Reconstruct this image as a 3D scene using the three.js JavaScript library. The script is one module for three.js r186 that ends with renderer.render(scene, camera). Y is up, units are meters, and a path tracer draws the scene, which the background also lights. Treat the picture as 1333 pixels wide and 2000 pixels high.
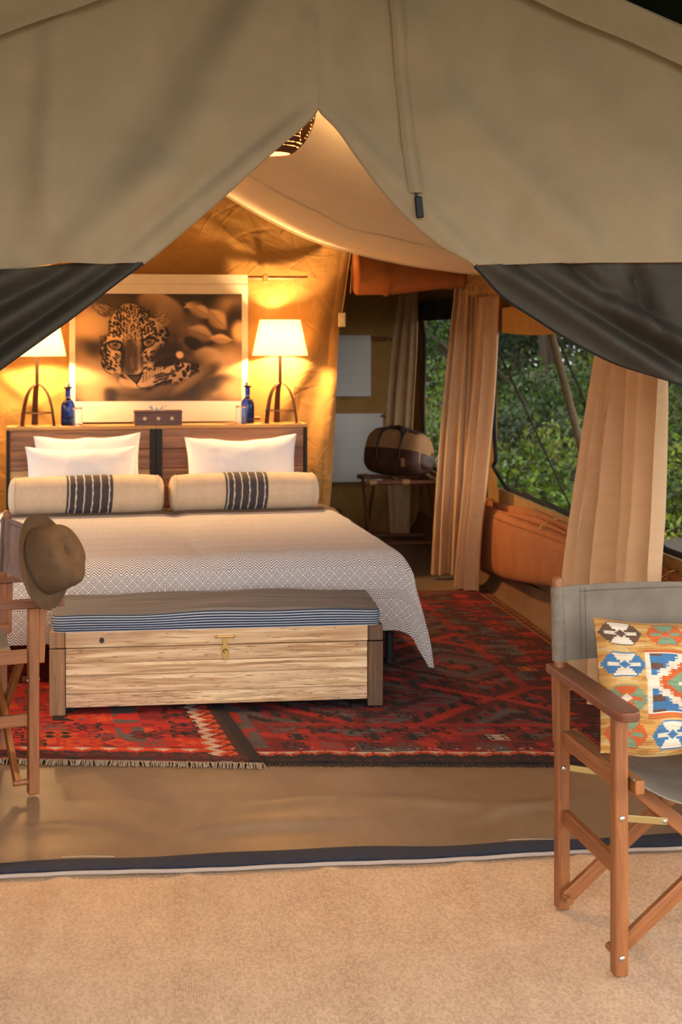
import * as THREE from 'three';
import { RoundedBoxGeometry } from 'three/addons/geometries/RoundedBoxGeometry.js';
import { mergeGeometries, toCreasedNormals } from 'three/addons/utils/BufferGeometryUtils.js';

// ---------- camera, sky, exposure ----------
const scene = new THREE.Scene();
const camera = new THREE.PerspectiveCamera(2 * Math.atan(1000 / 2778) * 180 / Math.PI, 1333 / 2000, 0.05, 200);
camera.position.set(0, 1.51, 0);
camera.rotation.y = -6.6 * Math.PI / 180;
camera.focus = 4.3; camera.userData.fStop = 5.6;
camera.setViewOffset(1333, 2000, 0, 340, 1333, 2000);      // rising / falling front of the lens
const SKY = 6.1, LAMP = 5.4, PENDANT = 6, LANTERN = 4;
const sky = (() => {                                          // clear evening sky, brightest near the horizon
  const w = 64, h = 32, d = new Float32Array(w * h * 4);
  for (let j = 0; j < h; j++) for (let i = 0; i < w; i++) {
    const el = Math.sin(((j + .5) / h - .5) * Math.PI), k = el > 0 ? SKY * (1.1 - .55 * Math.sqrt(el)) : SKY * .12;
    d.set(el > 0 ? [k * .97, k * .97, k * 1.0, 1] : [k, k * .95, k * .8, 1], (j * w + i) * 4);
  }
  const t = new THREE.DataTexture(d, w, h, THREE.RGBAFormat, THREE.FloatType);
  t.mapping = THREE.EquirectangularReflectionMapping; t.magFilter = THREE.LinearFilter; t.needsUpdate = true;
  return t;
})();
scene.background = sky; scene.environment = sky;
const renderer = new THREE.WebGLRenderer({ antialias: true });
renderer.toneMapping = THREE.LinearToneMapping;
renderer.toneMappingExposure = 1.0;
renderer.shadowMap.enabled = true;

// ---------- helpers ----------
const V = (x, y, z) => new THREE.Vector3(x, y, z);
const rng = (s) => () => { s = (s + 0x6d2b79f5) | 0; let t = Math.imul(s ^ (s >>> 15), 1 | s); t = (t + Math.imul(t ^ (t >>> 7), 61 | t)) ^ t; return ((t ^ (t >>> 14)) >>> 0) / 4294967296; };
const hash = (x, y, s) => { let h = Math.imul(x, 374761393) + Math.imul(y, 668265263) + Math.imul(s, 2147483647 - 5); h = Math.imul(h ^ (h >>> 13), 1274126177); return ((h ^ (h >>> 16)) >>> 0) / 4294967296; };
const mod = (a, n) => ((a % n) + n) % n;
function vnoise(x, y, s, px = 0, py = 0) {                     // value noise, periodic when px, py are given
  const xi = Math.floor(x), yi = Math.floor(y), fx = x - xi, fy = y - yi, u = fx * fx * (3 - 2 * fx), v = fy * fy * (3 - 2 * fy);
  const w = (a, b) => hash(px ? mod(a, px) : a, py ? mod(b, py) : b, s);
  return (w(xi, yi) * (1 - u) + w(xi + 1, yi) * u) * (1 - v) + (w(xi, yi + 1) * (1 - u) + w(xi + 1, yi + 1) * u) * v;
}
function fbm(x, y, s, oct = 4, px = 0, py = 0) { let a = .5, r = 0; for (let i = 0; i < oct; i++) { r += a * vnoise(x, y, s + i * 17, px, py); x *= 2; y *= 2; px *= 2; py *= 2; a *= .5; } return r / (1 - Math.pow(.5, oct)); }
const clamp = (x, a = 0, b = 1) => Math.min(b, Math.max(a, x)), lerp = (a, b, t) => a + (b - a) * t;
const smooth = (a, b, x) => { const t = clamp((x - a) / (b - a)); return t * t * (3 - 2 * t); };
const mix3 = (a, b, t) => [lerp(a[0], b[0], t), lerp(a[1], b[1], t), lerp(a[2], b[2], t)];
function finish(t, srgb) { t.wrapS = t.wrapT = THREE.RepeatWrapping; t.magFilter = THREE.LinearFilter; if (srgb) t.colorSpace = THREE.SRGBColorSpace; t.needsUpdate = true; return t; }
function tex(w, h, fn, srgb = true) {                          // fn(u, v) gives [r, g, b] in 0..255, v upward
  const d = new Uint8Array(w * h * 4);
  for (let j = 0, o = 0; j < h; j++) for (let i = 0; i < w; i++, o += 4) { const c = fn((i + .5) / w, (j + .5) / h, i, j); d[o] = clamp(c[0], 0, 255); d[o + 1] = clamp(c[1], 0, 255); d[o + 2] = clamp(c[2], 0, 255); d[o + 3] = 255; }
  return finish(new THREE.DataTexture(d, w, h, THREE.RGBAFormat), srgb);
}
const htex = (w, h, fn) => tex(w, h, (u, v, i, j) => { const k = 255 * fn(u, v, i, j); return [k, k, k]; }, false);
const ctex = (c) => finish(new THREE.CanvasTexture(c), true);
function sized(t, su, sv) { const c = t.clone(); c.repeat.set(1 / su, 1 / sv); c.needsUpdate = true; return c; }   // uv in metres, tile of su x sv metres
const std = (o) => new THREE.MeshStandardMaterial({ side: THREE.DoubleSide, roughness: .8, ...o });
const phys = (o) => new THREE.MeshPhysicalMaterial({ side: THREE.DoubleSide, ...o });
const rgb = (r, g, b) => new THREE.Color().setRGB(r / 255, g / 255, b / 255, THREE.SRGBColorSpace);

const used = {};
function numbered(n) { const k = used[n] = (used[n] ?? -1) + 1; return k ? n + '_' + String(k).padStart(3, '0') : n; }
function tag(o, label, category, group, kind) { o.userData.label = label; if (category) o.userData.category = category; if (group) o.userData.group = group; if (kind) o.userData.kind = kind; return o; }
function thing(name, label, category, pos = [0, 0, 0], turn = 0, group) {
  const o = new THREE.Group(); o.name = numbered(name); o.position.set(...pos); o.rotation.y = turn; scene.add(o);
  return tag(o, label, category, group);
}
function obj(name, geo, mat, parent = scene) {
  const g = Array.isArray(geo) ? mergeGeometries(geo.map((x) => { const y = x.index ? x.toNonIndexed() : x.clone(); for (const k of Object.keys(y.attributes)) if (!['position', 'normal', 'uv'].includes(k)) y.deleteAttribute(k); return y; })) : geo;
  const m = new THREE.Mesh(g, mat); m.name = parent === scene ? numbered(name) : name; m.castShadow = m.receiveShadow = true; parent.add(m); return m;
}
function struct(name, geo, mat, label, parent = scene) { const m = obj(name, geo, mat, parent); if (parent === scene) { m.userData.kind = 'structure'; if (label) m.userData.label = label; } return m; }
function boxUV(g, axis = 0, off = 0) {                         // uv in metres, u along the grain axis
  const n = g.index ? g.toNonIndexed() : g, p = n.attributes.position, nr = n.attributes.normal, uv = new Float32Array(p.count * 2);
  for (let i = 0; i < p.count; i++) {
    const q = [p.getX(i), p.getY(i), p.getZ(i)], N = [Math.abs(nr.getX(i)), Math.abs(nr.getY(i)), Math.abs(nr.getZ(i))];
    const o = [0, 1, 2].filter((k) => k !== axis), v = N[o[0]] > N[o[1]] ? q[o[1]] : q[o[0]];
    uv[2 * i] = q[axis] + off; uv[2 * i + 1] = v + off * .37;
  }
  n.setAttribute('uv', new THREE.BufferAttribute(uv, 2)); return n;
}
let boxCount = 0;
function box(w, h, d, x = 0, y = 0, z = 0, r = .003, axis = (w >= h && w >= d) ? 0 : h >= d ? 1 : 2) {
  const g = boxUV(new RoundedBoxGeometry(w, h, d, 2, Math.min(r, w / 2.1, h / 2.1, d / 2.1)), axis, (boxCount++ * .313) % 3);
  g.translate(x, y, z); return g;
}
function bar(a, b, w, t, r = .003, side = V(0, 0, 1)) {        // a board from a to b: w across, t thick along 'side'
  const A = Array.isArray(a) ? V(...a) : a, B = Array.isArray(b) ? V(...b) : b, d = B.clone().sub(A), L = d.length(), g = box(L, w, t, 0, 0, 0, r, 0);
  const X = d.normalize(), Y = new THREE.Vector3().crossVectors(side, X).normalize(), Z = new THREE.Vector3().crossVectors(X, Y);
  g.applyMatrix4(new THREE.Matrix4().makeBasis(X, Y, Z).setPosition(A.add(B).multiplyScalar(.5))); return g;
}
function tube(pts, r, seg = 24, rad = 8, closed = false) {
  const c = new THREE.CatmullRomCurve3(pts.map((p) => Array.isArray(p) ? V(...p) : p), closed, 'centripetal');
  return new THREE.TubeGeometry(c, seg, r, rad, closed);
}
function rod(a, b, r, rad = 12) { const A = V(...a), B = V(...b), d = B.clone().sub(A), g = new THREE.CylinderGeometry(r, r, d.length(), rad); g.applyQuaternion(new THREE.Quaternion().setFromUnitVectors(V(0, 1, 0), d.normalize())); return g.translate(...A.add(B).multiplyScalar(.5).toArray()); }
function grid(nu, nv, fn, uvfn) {                              // fn(s, t) gives [x, y, z]
  const p = [], uv = [], id = [];
  for (let j = 0; j <= nv; j++) for (let i = 0; i <= nu; i++) { const s = i / nu, t = j / nv, q = fn(s, t); p.push(...q); uv.push(...(uvfn ? uvfn(s, t, q) : [s, t])); }
  for (let j = 0; j < nv; j++) for (let i = 0; i < nu; i++) { const a = j * (nu + 1) + i, b = a + 1, c = a + nu + 1, d = c + 1; id.push(a, b, d, a, d, c); }
  const g = new THREE.BufferGeometry(); g.setAttribute('position', new THREE.Float32BufferAttribute(p, 3)); g.setAttribute('uv', new THREE.Float32BufferAttribute(uv, 2)); g.setIndex(id); g.computeVertexNormals(); return g;
}
function thick(nu, nv, fn, th, uvfn) {                         // a closed sheet of thickness th
  const top = grid(nu, nv, fn, uvfn), P = top.attributes.position, N = top.attributes.normal, n = P.count, p = [...P.array], uv = [...top.attributes.uv.array, ...top.attributes.uv.array], id = [...top.index.array];
  for (let i = 0; i < n; i++) p.push(P.getX(i) - N.getX(i) * th, P.getY(i) - N.getY(i) * th, P.getZ(i) - N.getZ(i) * th);
  const L = id.length; for (let k = 0; k < L; k += 3) id.push(id[k] + n, id[k + 2] + n, id[k + 1] + n);
  const ring = []; for (let i = 0; i < nu; i++) ring.push(i); for (let j = 0; j < nv; j++) ring.push(j * (nu + 1) + nu); for (let i = nu; i > 0; i--) ring.push(nv * (nu + 1) + i); for (let j = nv; j > 0; j--) ring.push(j * (nu + 1));
  for (let k = 0; k < ring.length; k++) { const a = ring[k], b = ring[(k + 1) % ring.length]; id.push(a, a + n, b, b, a + n, b + n); }
  const g = new THREE.BufferGeometry(); g.setAttribute('position', new THREE.Float32BufferAttribute(p, 3)); g.setAttribute('uv', new THREE.Float32BufferAttribute(uv, 2)); g.setIndex(id); return toCreasedNormals(g, .9);
}
const lathe = (pts, seg = 40) => new THREE.LatheGeometry(pts.map((p) => new THREE.Vector2(...p)), seg);
function pl(pts) { return (x) => { if (x <= pts[0][0]) return pts[0][1]; for (let i = 1; i < pts.length; i++) if (x <= pts[i][0]) { const [a, b] = pts[i - 1], [c, d] = pts[i]; return lerp(b, d, (x - a) / (c - a)); } return pts[pts.length - 1][1]; }; }
function sp(pts) {                                             // smooth (monotone-ish) interpolation through points
  const m = pts.map((p, i) => { const a = pts[Math.max(0, i - 1)], b = pts[Math.min(pts.length - 1, i + 1)]; return (b[1] - a[1]) / (b[0] - a[0]); });
  return (x) => { let i = 1; while (i < pts.length - 1 && x > pts[i][0]) i++; const [x0, y0] = pts[i - 1], [x1, y1] = pts[i], h = x1 - x0, t = (x - x0) / h; if (t < 0) return y0 + m[i - 1] * (x - x0); if (t > 1) return y1 + m[i] * (x - x1); const t2 = t * t, t3 = t2 * t; return (2 * t3 - 3 * t2 + 1) * y0 + (t3 - 2 * t2 + t) * h * m[i - 1] + (-2 * t3 + 3 * t2) * y1 + (t3 - t2) * h * m[i]; };
}

// ---------- shared textures and materials ----------
const weaveH = htex(128, 128, (u, v, i, j) => .5 + .25 * Math.sin(i * Math.PI / 2) * Math.cos(j * Math.PI / 2) + .25 * (hash(i, j, 3) - .5));
const clothTex = (c, amt, seed, s = 256) => tex(s, s, (u, v, i, j) => { const n = (fbm(u * 6, v * 6, seed, 4, 6, 6) - .5) * amt * 2 + (hash(i, j, seed) - .5) * amt; return [c[0] + n, c[1] + n * .95, c[2] + n * .85]; });
const creaseH = (seed, n) => {                                 // crumpled cloth: many short straight creases
  const w = 512, a = new Float32Array(w * w), r = rng(seed);
  for (let k = 0; k < n; k++) {
    const x = r() * w, y = r() * w, ang = r() * Math.PI, L = 30 + r() * 130, wd = 2 + r() * 7, s = (r() < .5 ? -1 : 1) * (.3 + r() * .7), ca = Math.cos(ang), sa = Math.sin(ang), R = Math.ceil(L + wd * 3);
    for (let j = -R; j <= R; j++) for (let i = -R; i <= R; i++) { const p = i * ca + j * sa, q = -i * sa + j * ca + p * p * .0015; if (Math.abs(p) > L || Math.abs(q) > wd * 3) continue; const e = 1 - (p / L) ** 2; a[mod(Math.round(y + j), w) * w + mod(Math.round(x + i), w)] += s * e * Math.exp(-(q * q) / (2 * wd * wd)); }
  }
  return htex(w, w, (u, v, i, j) => clamp(.5 + a[j * w + i] * .14 + (fbm(u * 5, v * 5, seed, 4, 5, 5) - .5) * .25));
};
const creases = creaseH(5, 90);
const canvasT = clothTex([148, 130, 101], 7, 11);
const M = {};
M.canvas = std({ map: sized(canvasT, .5, .5), roughness: .92, bumpMap: sized(creases, 1.3, 1.3), bumpScale: .006 });
M.canvasWall = phys({ map: sized(clothTex([162, 120, 62], 8, 12), .5, .5), roughness: .9, bumpMap: sized(creases, .7, .7), bumpScale: .014 });
M.flap = std({ map: sized(clothTex([164, 98, 48], 9, 14), .5, .5), roughness: .9, bumpMap: sized(creases, .6, .6), bumpScale: .006 });
M.fly = std({ color: rgb(38, 40, 30), roughness: .95 });
M.net = std({ map: sized(tex(256, 256, (u, v, i, j) => { const n = 4 * (hash(i, 0, 5) - .5) + 4 * (hash(0, j, 6) - .5) + 10 * (fbm(u * 5, v * 5, 7, 3, 5, 5) - .5); return [54 + n, 48 + n, 36 + n * .9]; }), .12, .12), roughness: .75 });
M.screen = phys({ color: rgb(9, 9, 8), roughness: .9, transparent: true, opacity: .3 });
M.black = std({ color: rgb(22, 21, 20), roughness: .55 });
M.tape = std({ color: rgb(20, 19, 18), roughness: .9 });
M.liner = phys({ map: sized(clothTex([240, 222, 190], 5, 15), .4, .4), roughness: .95, transmission: .12, thickness: 0 });
M.curtain = phys({ map: sized(clothTex([206, 166, 122], 7, 16), .2, .2), roughness: .95, transmission: .08, thickness: 0, bumpMap: sized(weaveH, .04, .04), bumpScale: .0006 });
M.white = std({ map: sized(clothTex([232, 228, 222], 4, 17), .3, .3), roughness: .95, bumpMap: sized(creases, .5, .5), bumpScale: .003 });
M.towel = std({ map: sized(clothTex([226, 220, 210], 10, 18), .06, .06), roughness: 1, bumpMap: sized(htex(128, 128, (u, v, i, j) => hash(i, j, 8)), .06, .06), bumpScale: .002 });
M.brass = std({ color: rgb(196, 160, 96), roughness: .3, metalness: 1 });
M.steel = std({ color: rgb(190, 186, 176), roughness: .3, metalness: 1 });
M.iron = std({ color: rgb(70, 46, 32), roughness: .45, metalness: .6 });
M.blackSteel = std({ color: rgb(14, 13, 13), roughness: .65 });

function woodTex(w, h, base, dark, o = {}) {                   // grain along u
  const { seed = 1, streak = 1, cracks = 0, bands = 6, tint } = o, r = rng(seed), C = [];
  for (let k = 0; k < cracks; k++) C.push([r() * w, r() * h, 5 + r() * r() * r() * w * .13, .2 + r() * .75, r(), (r() - .5) * .06]);
  const crackMap = new Float32Array(w * h);
  for (const [x, y, L, wd, a, sl] of C) for (let i = -L; i <= L; i++) { const e = wd * (1 - (i / L) ** 2), yy = y + i * sl + 3 * (vnoise((x + i) * .03, y * .1, seed + 3) - .5) * 2; for (let j = -2; j <= 2; j++) { const q = Math.abs(Math.round(yy) + j - yy); if (q < e + .5) { const n = mod(Math.round(yy) + j, h) * w + mod(Math.round(x + i), w); crackMap[n] = Math.max(crackMap[n], clamp(e + .5 - q) * (.45 + .55 * a)); } } }
  const t = tex(w, h, (u, v, i, j) => {
    const warp = (fbm(u * 4, v * 4, seed, 3, 4, 4) - .5) * .25;
    const g = fbm(u * 3, (v + warp * .3) * bands * 4, seed + 9, 4, 3, bands * 4), f = fbm(u * 12, v * 90, seed + 21, 3, 12, 90), b = fbm(u * 2, (v + warp) * bands, seed + 31, 3, 2, bands);
    let k = clamp(((g - .5) * 1.1 + (f - .5) * .7) * streak + .42), c = mix3(base, dark, k);
    if (tint) c = mix3(c, tint, clamp((b - .42) * 2.4));
    const z = crackMap[j * w + i]; if (z > 0) c = mix3(c, [dark[0] * .35, dark[1] * .3, dark[2] * .28], z);
    return c;
  });
  return t;
}
const teakT = woodTex(512, 256, [156, 96, 46], [108, 60, 28], { seed: 21, streak: .9 });
M.teak = std({ map: sized(teakT, .6, .25), roughness: .45 });
M.teakDark = std({ map: sized(woodTex(512, 256, [132, 76, 44], [88, 46, 26], { seed: 22, streak: .9 }), .6, .25), roughness: .4 });
const oakTs = [31, 32, 33].map((s, i) => woodTex(1024, 256, [232, 206, 162], [164, 124, 82], { seed: s, streak: 1.5, cracks: [160, 320, 700][i], tint: [204, 172, 134] }));
M.oak = oakTs.map((t) => std({ map: sized(t, 1.1, .27), roughness: .7 }));
M.oakPost = std({ map: sized(woodTex(512, 128, [170, 132, 92], [120, 86, 56], { seed: 34, cracks: 20 }), .6, .12), roughness: .7 });
M.oakPostDark = std({ map: sized(woodTex(512, 128, [112, 82, 54], [70, 48, 32], { seed: 35, cracks: 30 }), .6, .12), roughness: .7 });
M.head = [[206, 156, 108], [170, 118, 82], [224, 180, 126], [150, 94, 64]].map((c, i) => std({ map: sized(woodTex(512, 128, c, c.map((x) => x * .58), { seed: 41 + i, streak: 1.3, cracks: 14, tint: c.map((x) => x * .8), bands: 3 }), .8, .14), roughness: .5 }));
M.shelf = std({ map: sized(woodTex(512, 128, [206, 158, 96], [164, 112, 60], { seed: 46 }), .8, .2), roughness: .5 });
M.rail = std({ color: rgb(120, 66, 36), roughness: .5 });

// ---------- the ground and floors ----------
{
  const g = new THREE.PlaneGeometry(120, 120, 1, 1); g.rotateX(-Math.PI / 2); g.translate(0, -.32, -20);
  const t = tex(512, 512, (u, v, i, j) => { const n = fbm(u * 24, v * 24, 61, 4, 24, 24), m = fbm(u * 90, v * 90, 62, 3, 90, 90); return mix3([70, 84, 34], [98, 84, 54], clamp((n - .45) * 4)).map((c) => c * (.65 + m * .7)); });
  for (let i = 0, uv = g.attributes.uv; i < uv.count; i++) uv.setXY(i, uv.getX(i) * 120, uv.getY(i) * 120);
  struct('ground', g, std({ map: sized(t, 3, 3), roughness: 1 }), 'leaf littered forest ground outside the tent');
  struct('platform', box(7.4, .28, 14.4, .4, -.165, -5.2, .01), std({ color: rgb(92, 80, 64), roughness: .95 }), 'low earth platform under tent and veranda');
}
{ // brown vinyl groundsheet with soft wrinkles
  const wr = (x, z) => {
    let h = .006 * (fbm(x * 2.2, z * 3.2, 71, 3) - .5);
    const f = smooth(-4.95, -4.7, z) * (1 - smooth(-4.3, -4.08, z));
    for (const [a, b, c, d, am0, w] of [[.02, -4.33, .55, -4.42, .016, .035], [.35, -4.62, 1.1, -4.5, .009, .03], [-.5, -4.45, -.1, -4.38, .007, .03], [.9, -4.36, 1.3, -4.55, .007, .025], [.1, -4.5, .4, -4.62, .008, .03], [-.3, -4.7, .1, -4.6, .006, .03]]) { const am = am0 * 1.5, dx = c - a, dz = d - b, L = Math.hypot(dx, dz), s = ((x - a) * dx + (z - b) * dz) / L / L, q = ((x - a) * dz - (z - b) * dx) / L - .02 * Math.sin(s * 5); if (s > -.3 && s < 1.3) h += am * f * Math.exp(-q * q / (2 * w * w)) * Math.exp(-((s - .5) ** 2) * 4); }
    return h;
  };
  const t = tex(512, 512, (u, v) => { const n = fbm(u * 8, v * 8, 72, 5, 8, 8) - .5, b = fbm(u * 60, v * 20, 73, 3, 60, 20) - .5; return [128 + n * 22 + b * 10, 108 + n * 20 + b * 10, 86 + n * 17 + b * 9]; });
  const scr = std({ map: sized(t, 1.5, 1.5), roughness: .38, bumpMap: sized(creases, .9, .9), bumpScale: .002 });
  struct('floor', thick(200, 170, (s, t) => { const x = lerp(-1.3, 2.1, s), z = lerp(-4.06, -11, t ** 2.2); return [x, .002 + Math.max(-.002, wr(x, z)) * (z > -5 ? 1 : .2), z]; }, .01, (s, t) => [s * 3.4, t ** 2.2 * 6.94]), scr, 'brown vinyl groundsheet floor of the tent');
  const edge = thing('groundsheet_edge', 'navy binding strip with pale corded hem along the front of the brown groundsheet', 'trim', [0, 0, 0]);
  const ez = (x) => -4.05 + .008 * Math.sin(x * 3.1) + .005 * Math.sin(x * 9 + 1);
  obj('binding', thick(120, 5, (s, t) => { const x = lerp(-1.5, 2.4, s); return [x, .009 + .005 * Math.sin(t * Math.PI) + .002 * Math.sin(x * 14 + t * 2), ez(x) - .085 + t * .085 - .012 * (1 - t) * Math.sin(x * 4.3)]; }, .008, (s, t) => [s * 3.9, t * .08]), std({ map: sized(clothTex([30, 36, 52], 8, 74), .1, .1), roughness: .8 }), edge);
  obj('cord', tube(Array.from({ length: 60 }, (_, i) => { const x = -1.5 + i * 3.9 / 59; return [x, .009, ez(x) + .012 + .002 * Math.sin(i * 2.3)]; }), .006, 200, 8), std({ color: rgb(158, 144, 130), roughness: .9 }), edge);
  const threads = [];
  for (const [x, z, L] of [[-.33, -4.17, .15], [.98, -4.16, .14], [-.24, -4.16, .04]]) threads.push(tube([[x, .012, z], [x + L * .4, .014, z + .006], [x + L, .012, z + .012]], .0007, 12, 5));
  obj('stitching', threads.slice(0, 1), std({ color: rgb(220, 214, 200) }), edge); obj('stitching', threads[1], std({ color: rgb(220, 214, 200) }), edge);
}
{ // sisal matting of the veranda: fine cords across, seams running away
  const rx = .0085, rz = .0062;
  const t = tex(512, 512, (u, v, i, j) => {
    const row = Math.floor(v * 64), n = fbm(u * 5, v * 5, 81, 4, 5, 5) - .5, cord = Math.sin(v * 64 * Math.PI * 2) * .5 + .5, dash = hash(Math.floor(u * 64 + (row % 2) * .5), row, 82), k = .74 + .32 * cord + (dash - .5) * .3 + n * .2;
    return mix3([212, 178, 142], [140, 102, 70], clamp(1.05 - k)).map((c) => c * (.9 + .12 * k));
  });
  const b = htex(512, 512, (u, v) => { const row = Math.floor(v * 64), x = u * 64 + (row % 2) * .5; return .5 * Math.pow(Math.abs(Math.sin(v * 64 * Math.PI)), .6) + .35 * Math.pow(Math.abs(Math.sin(x * Math.PI)), .7) + .15 * hash(Math.floor(x), row, 83); });
  const hgt = (x, z) => { let h = 0; for (const s of [-.72, -.33, .06, .42, .8, 1.2]) { const q = x - s - .03 * Math.sin(z * 2 + s * 5); h += .007 * Math.exp(-q * q / .0007); } return h + .004 * (fbm(x * 3, z * 2, 84, 3) - .5); };
  const m = obj('sisal_mat', thick(240, 120, (s, t) => { const x = lerp(-2.6, 3.2, s), z = lerp(1.5, -4.08, t); return [x, hgt(x, z) - .004, z]; }, .012, (s, t) => [t * 5.58, s * 5.8]), std({ map: sized(t, rx * 64, rz * 64), roughness: .95, bumpMap: sized(b, rx * 64, rz * 64), bumpScale: .003 }));
  tag(m, 'large natural sisal mat covering the veranda in front of the tent', 'mat'); m.userData.kind = 'structure';
}

// ---------- tent shell ----------
const RX = .44, ridgeY = 2.75, slope = .4, roofY = (x) => ridgeY - slope * Math.abs(x - RX);
const wx = (z) => 2.03 + (z + 4.05) * .0216;                   // the right wall runs slightly inwards to the back
{ // roof canvas, with a hem hanging over the front gable
  const roof = (x0, x1, y, z0, z1, th, mat, n, label) => struct(n, thick(24, 24, (s, t) => { const x = lerp(x0, x1, s); return [x, y(x) - .02 * Math.sin(Math.PI * t * 3) ** 2 * s, lerp(z0, z1, t)]; }, -th, (s, t) => [s * 2, t * 7]), mat, label);
  roof(RX, 2.2, (x) => roofY(x) + .07, -4.0, -11.1, .01, M.canvas, 'roof_right', 'right slope of the canvas tent roof');
  roof(RX, -1.35, (x) => roofY(x) + .07, -4.0, -11.1, -.01, M.canvas, 'roof_left', 'left slope of the canvas tent roof');
  const fly = (x) => 3.25 - .36 * Math.abs(x - RX);
  roof(RX, 3.5, fly, -.7, -12, .01, M.fly, 'fly_roof_right', 'dark outer fly sheet over the right of tent and veranda');
  roof(RX, -2.7, fly, -.7, -12, -.01, M.fly, 'fly_roof_left', 'dark outer fly sheet over the left of tent and veranda');
  for (const [n, s] of [['trim_1', 1], ['trim_2', -1]]) struct(n, thick(40, 4, (u, v) => { const x = RX + s * u * 1.85; return [x, roofY(x) + .07 - v * .11 + .003 * Math.sin(u * 30), -3.99 - .004 * v + .004 * Math.sin(u * 22 + v)]; }, s * .005, (u, v) => [u * 1.85, v * .11]), M.canvas, 'canvas hem band along the front gable edge');
}
// front wall: gathered canvas above, dark netting hanging below it, both drawn up into an arch
const bump1 = (x, y, a, b, c, d, am, w) => { const dx = c - a, dy = d - b, L = Math.hypot(dx, dy), s = ((x - a) * dx + (y - b) * dy) / L / L, q = ((x - a) * dy - (y - b) * dx) / L; return am * Math.exp(-q * q / (2 * w * w)) * smooth(-.25, .12, s) * (1 - smooth(.85, 1.2, s)); };
const leftEdge = sp([[-.49, 1.424], [-.391, 1.496], [-.278, 1.579], [-.165, 1.669], [-.095, 1.722], [.007, 1.807], [.108, 1.895], [.195, 1.976], [.283, 2.055], [.371, 2.132], [.402, 2.168]]);
const rightEdge = sp([[.402, 2.168], [.459, 2.112], [.518, 2.032], [.592, 1.937], [.667, 1.857], [.757, 1.784], [.862, 1.721], [.945, 1.636], [1.044, 1.57], [1.152, 1.503], [1.275, 1.442], [1.383, 1.405], [1.481, 1.374], [1.75, 1.29], [2.1, 1.2]]);
const seamL = pl([[-1.4, 1.70], [-.49, 1.7], [-.43, 1.703], [-.307, 1.722], [-.2, 1.719], [-.095, 1.722]]), seamR = pl([[.862, 1.722], [.94, 1.723], [1.12, 1.73], [1.32, 1.731], [2.1, 1.74]]);
function frontZ(x, y) {
  let z = -4.05 + .02 * (fbm(x * 1.6 + 3, y * 1.6, 91, 3) - .5);
  for (const f of [[.26, 2.5, -.05, 1.9, .038, .055], [-.05, 1.98, -.3, 1.72, .035, .05], [.12, 2.5, -.22, 2.0, -.03, .06], [.36, 2.14, -.12, 1.74, .018, .018], [.30, 2.13, -.2, 1.72, -.016, .03], [-.33, 2.42, -.36, 1.85, .02, .03], [-.42, 2.2, -.48, 1.72, -.018, .04], [.37, 2.42, .385, 2.19, .016, .02],
    [.42, 2.45, .42, 2.17, -.008, .03], [.66, 2.45, .78, 2.1, .022, .05], [.78, 2.16, 1.2, 1.76, .04, .05], [.62, 2.3, 1.0, 1.9, -.02, .05], [.46, 2.12, .86, 1.73, .016, .02], [.55, 2.2, .92, 1.75, -.016, .03], [.72, 1.96, .98, 1.74, .014, .025], [1.1, 2.3, 1.45, 1.9, .018, .07], [1.25, 1.95, 1.5, 1.72, .014, .05]]) z += bump1(x, y, ...f);
  return z;
}
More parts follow.
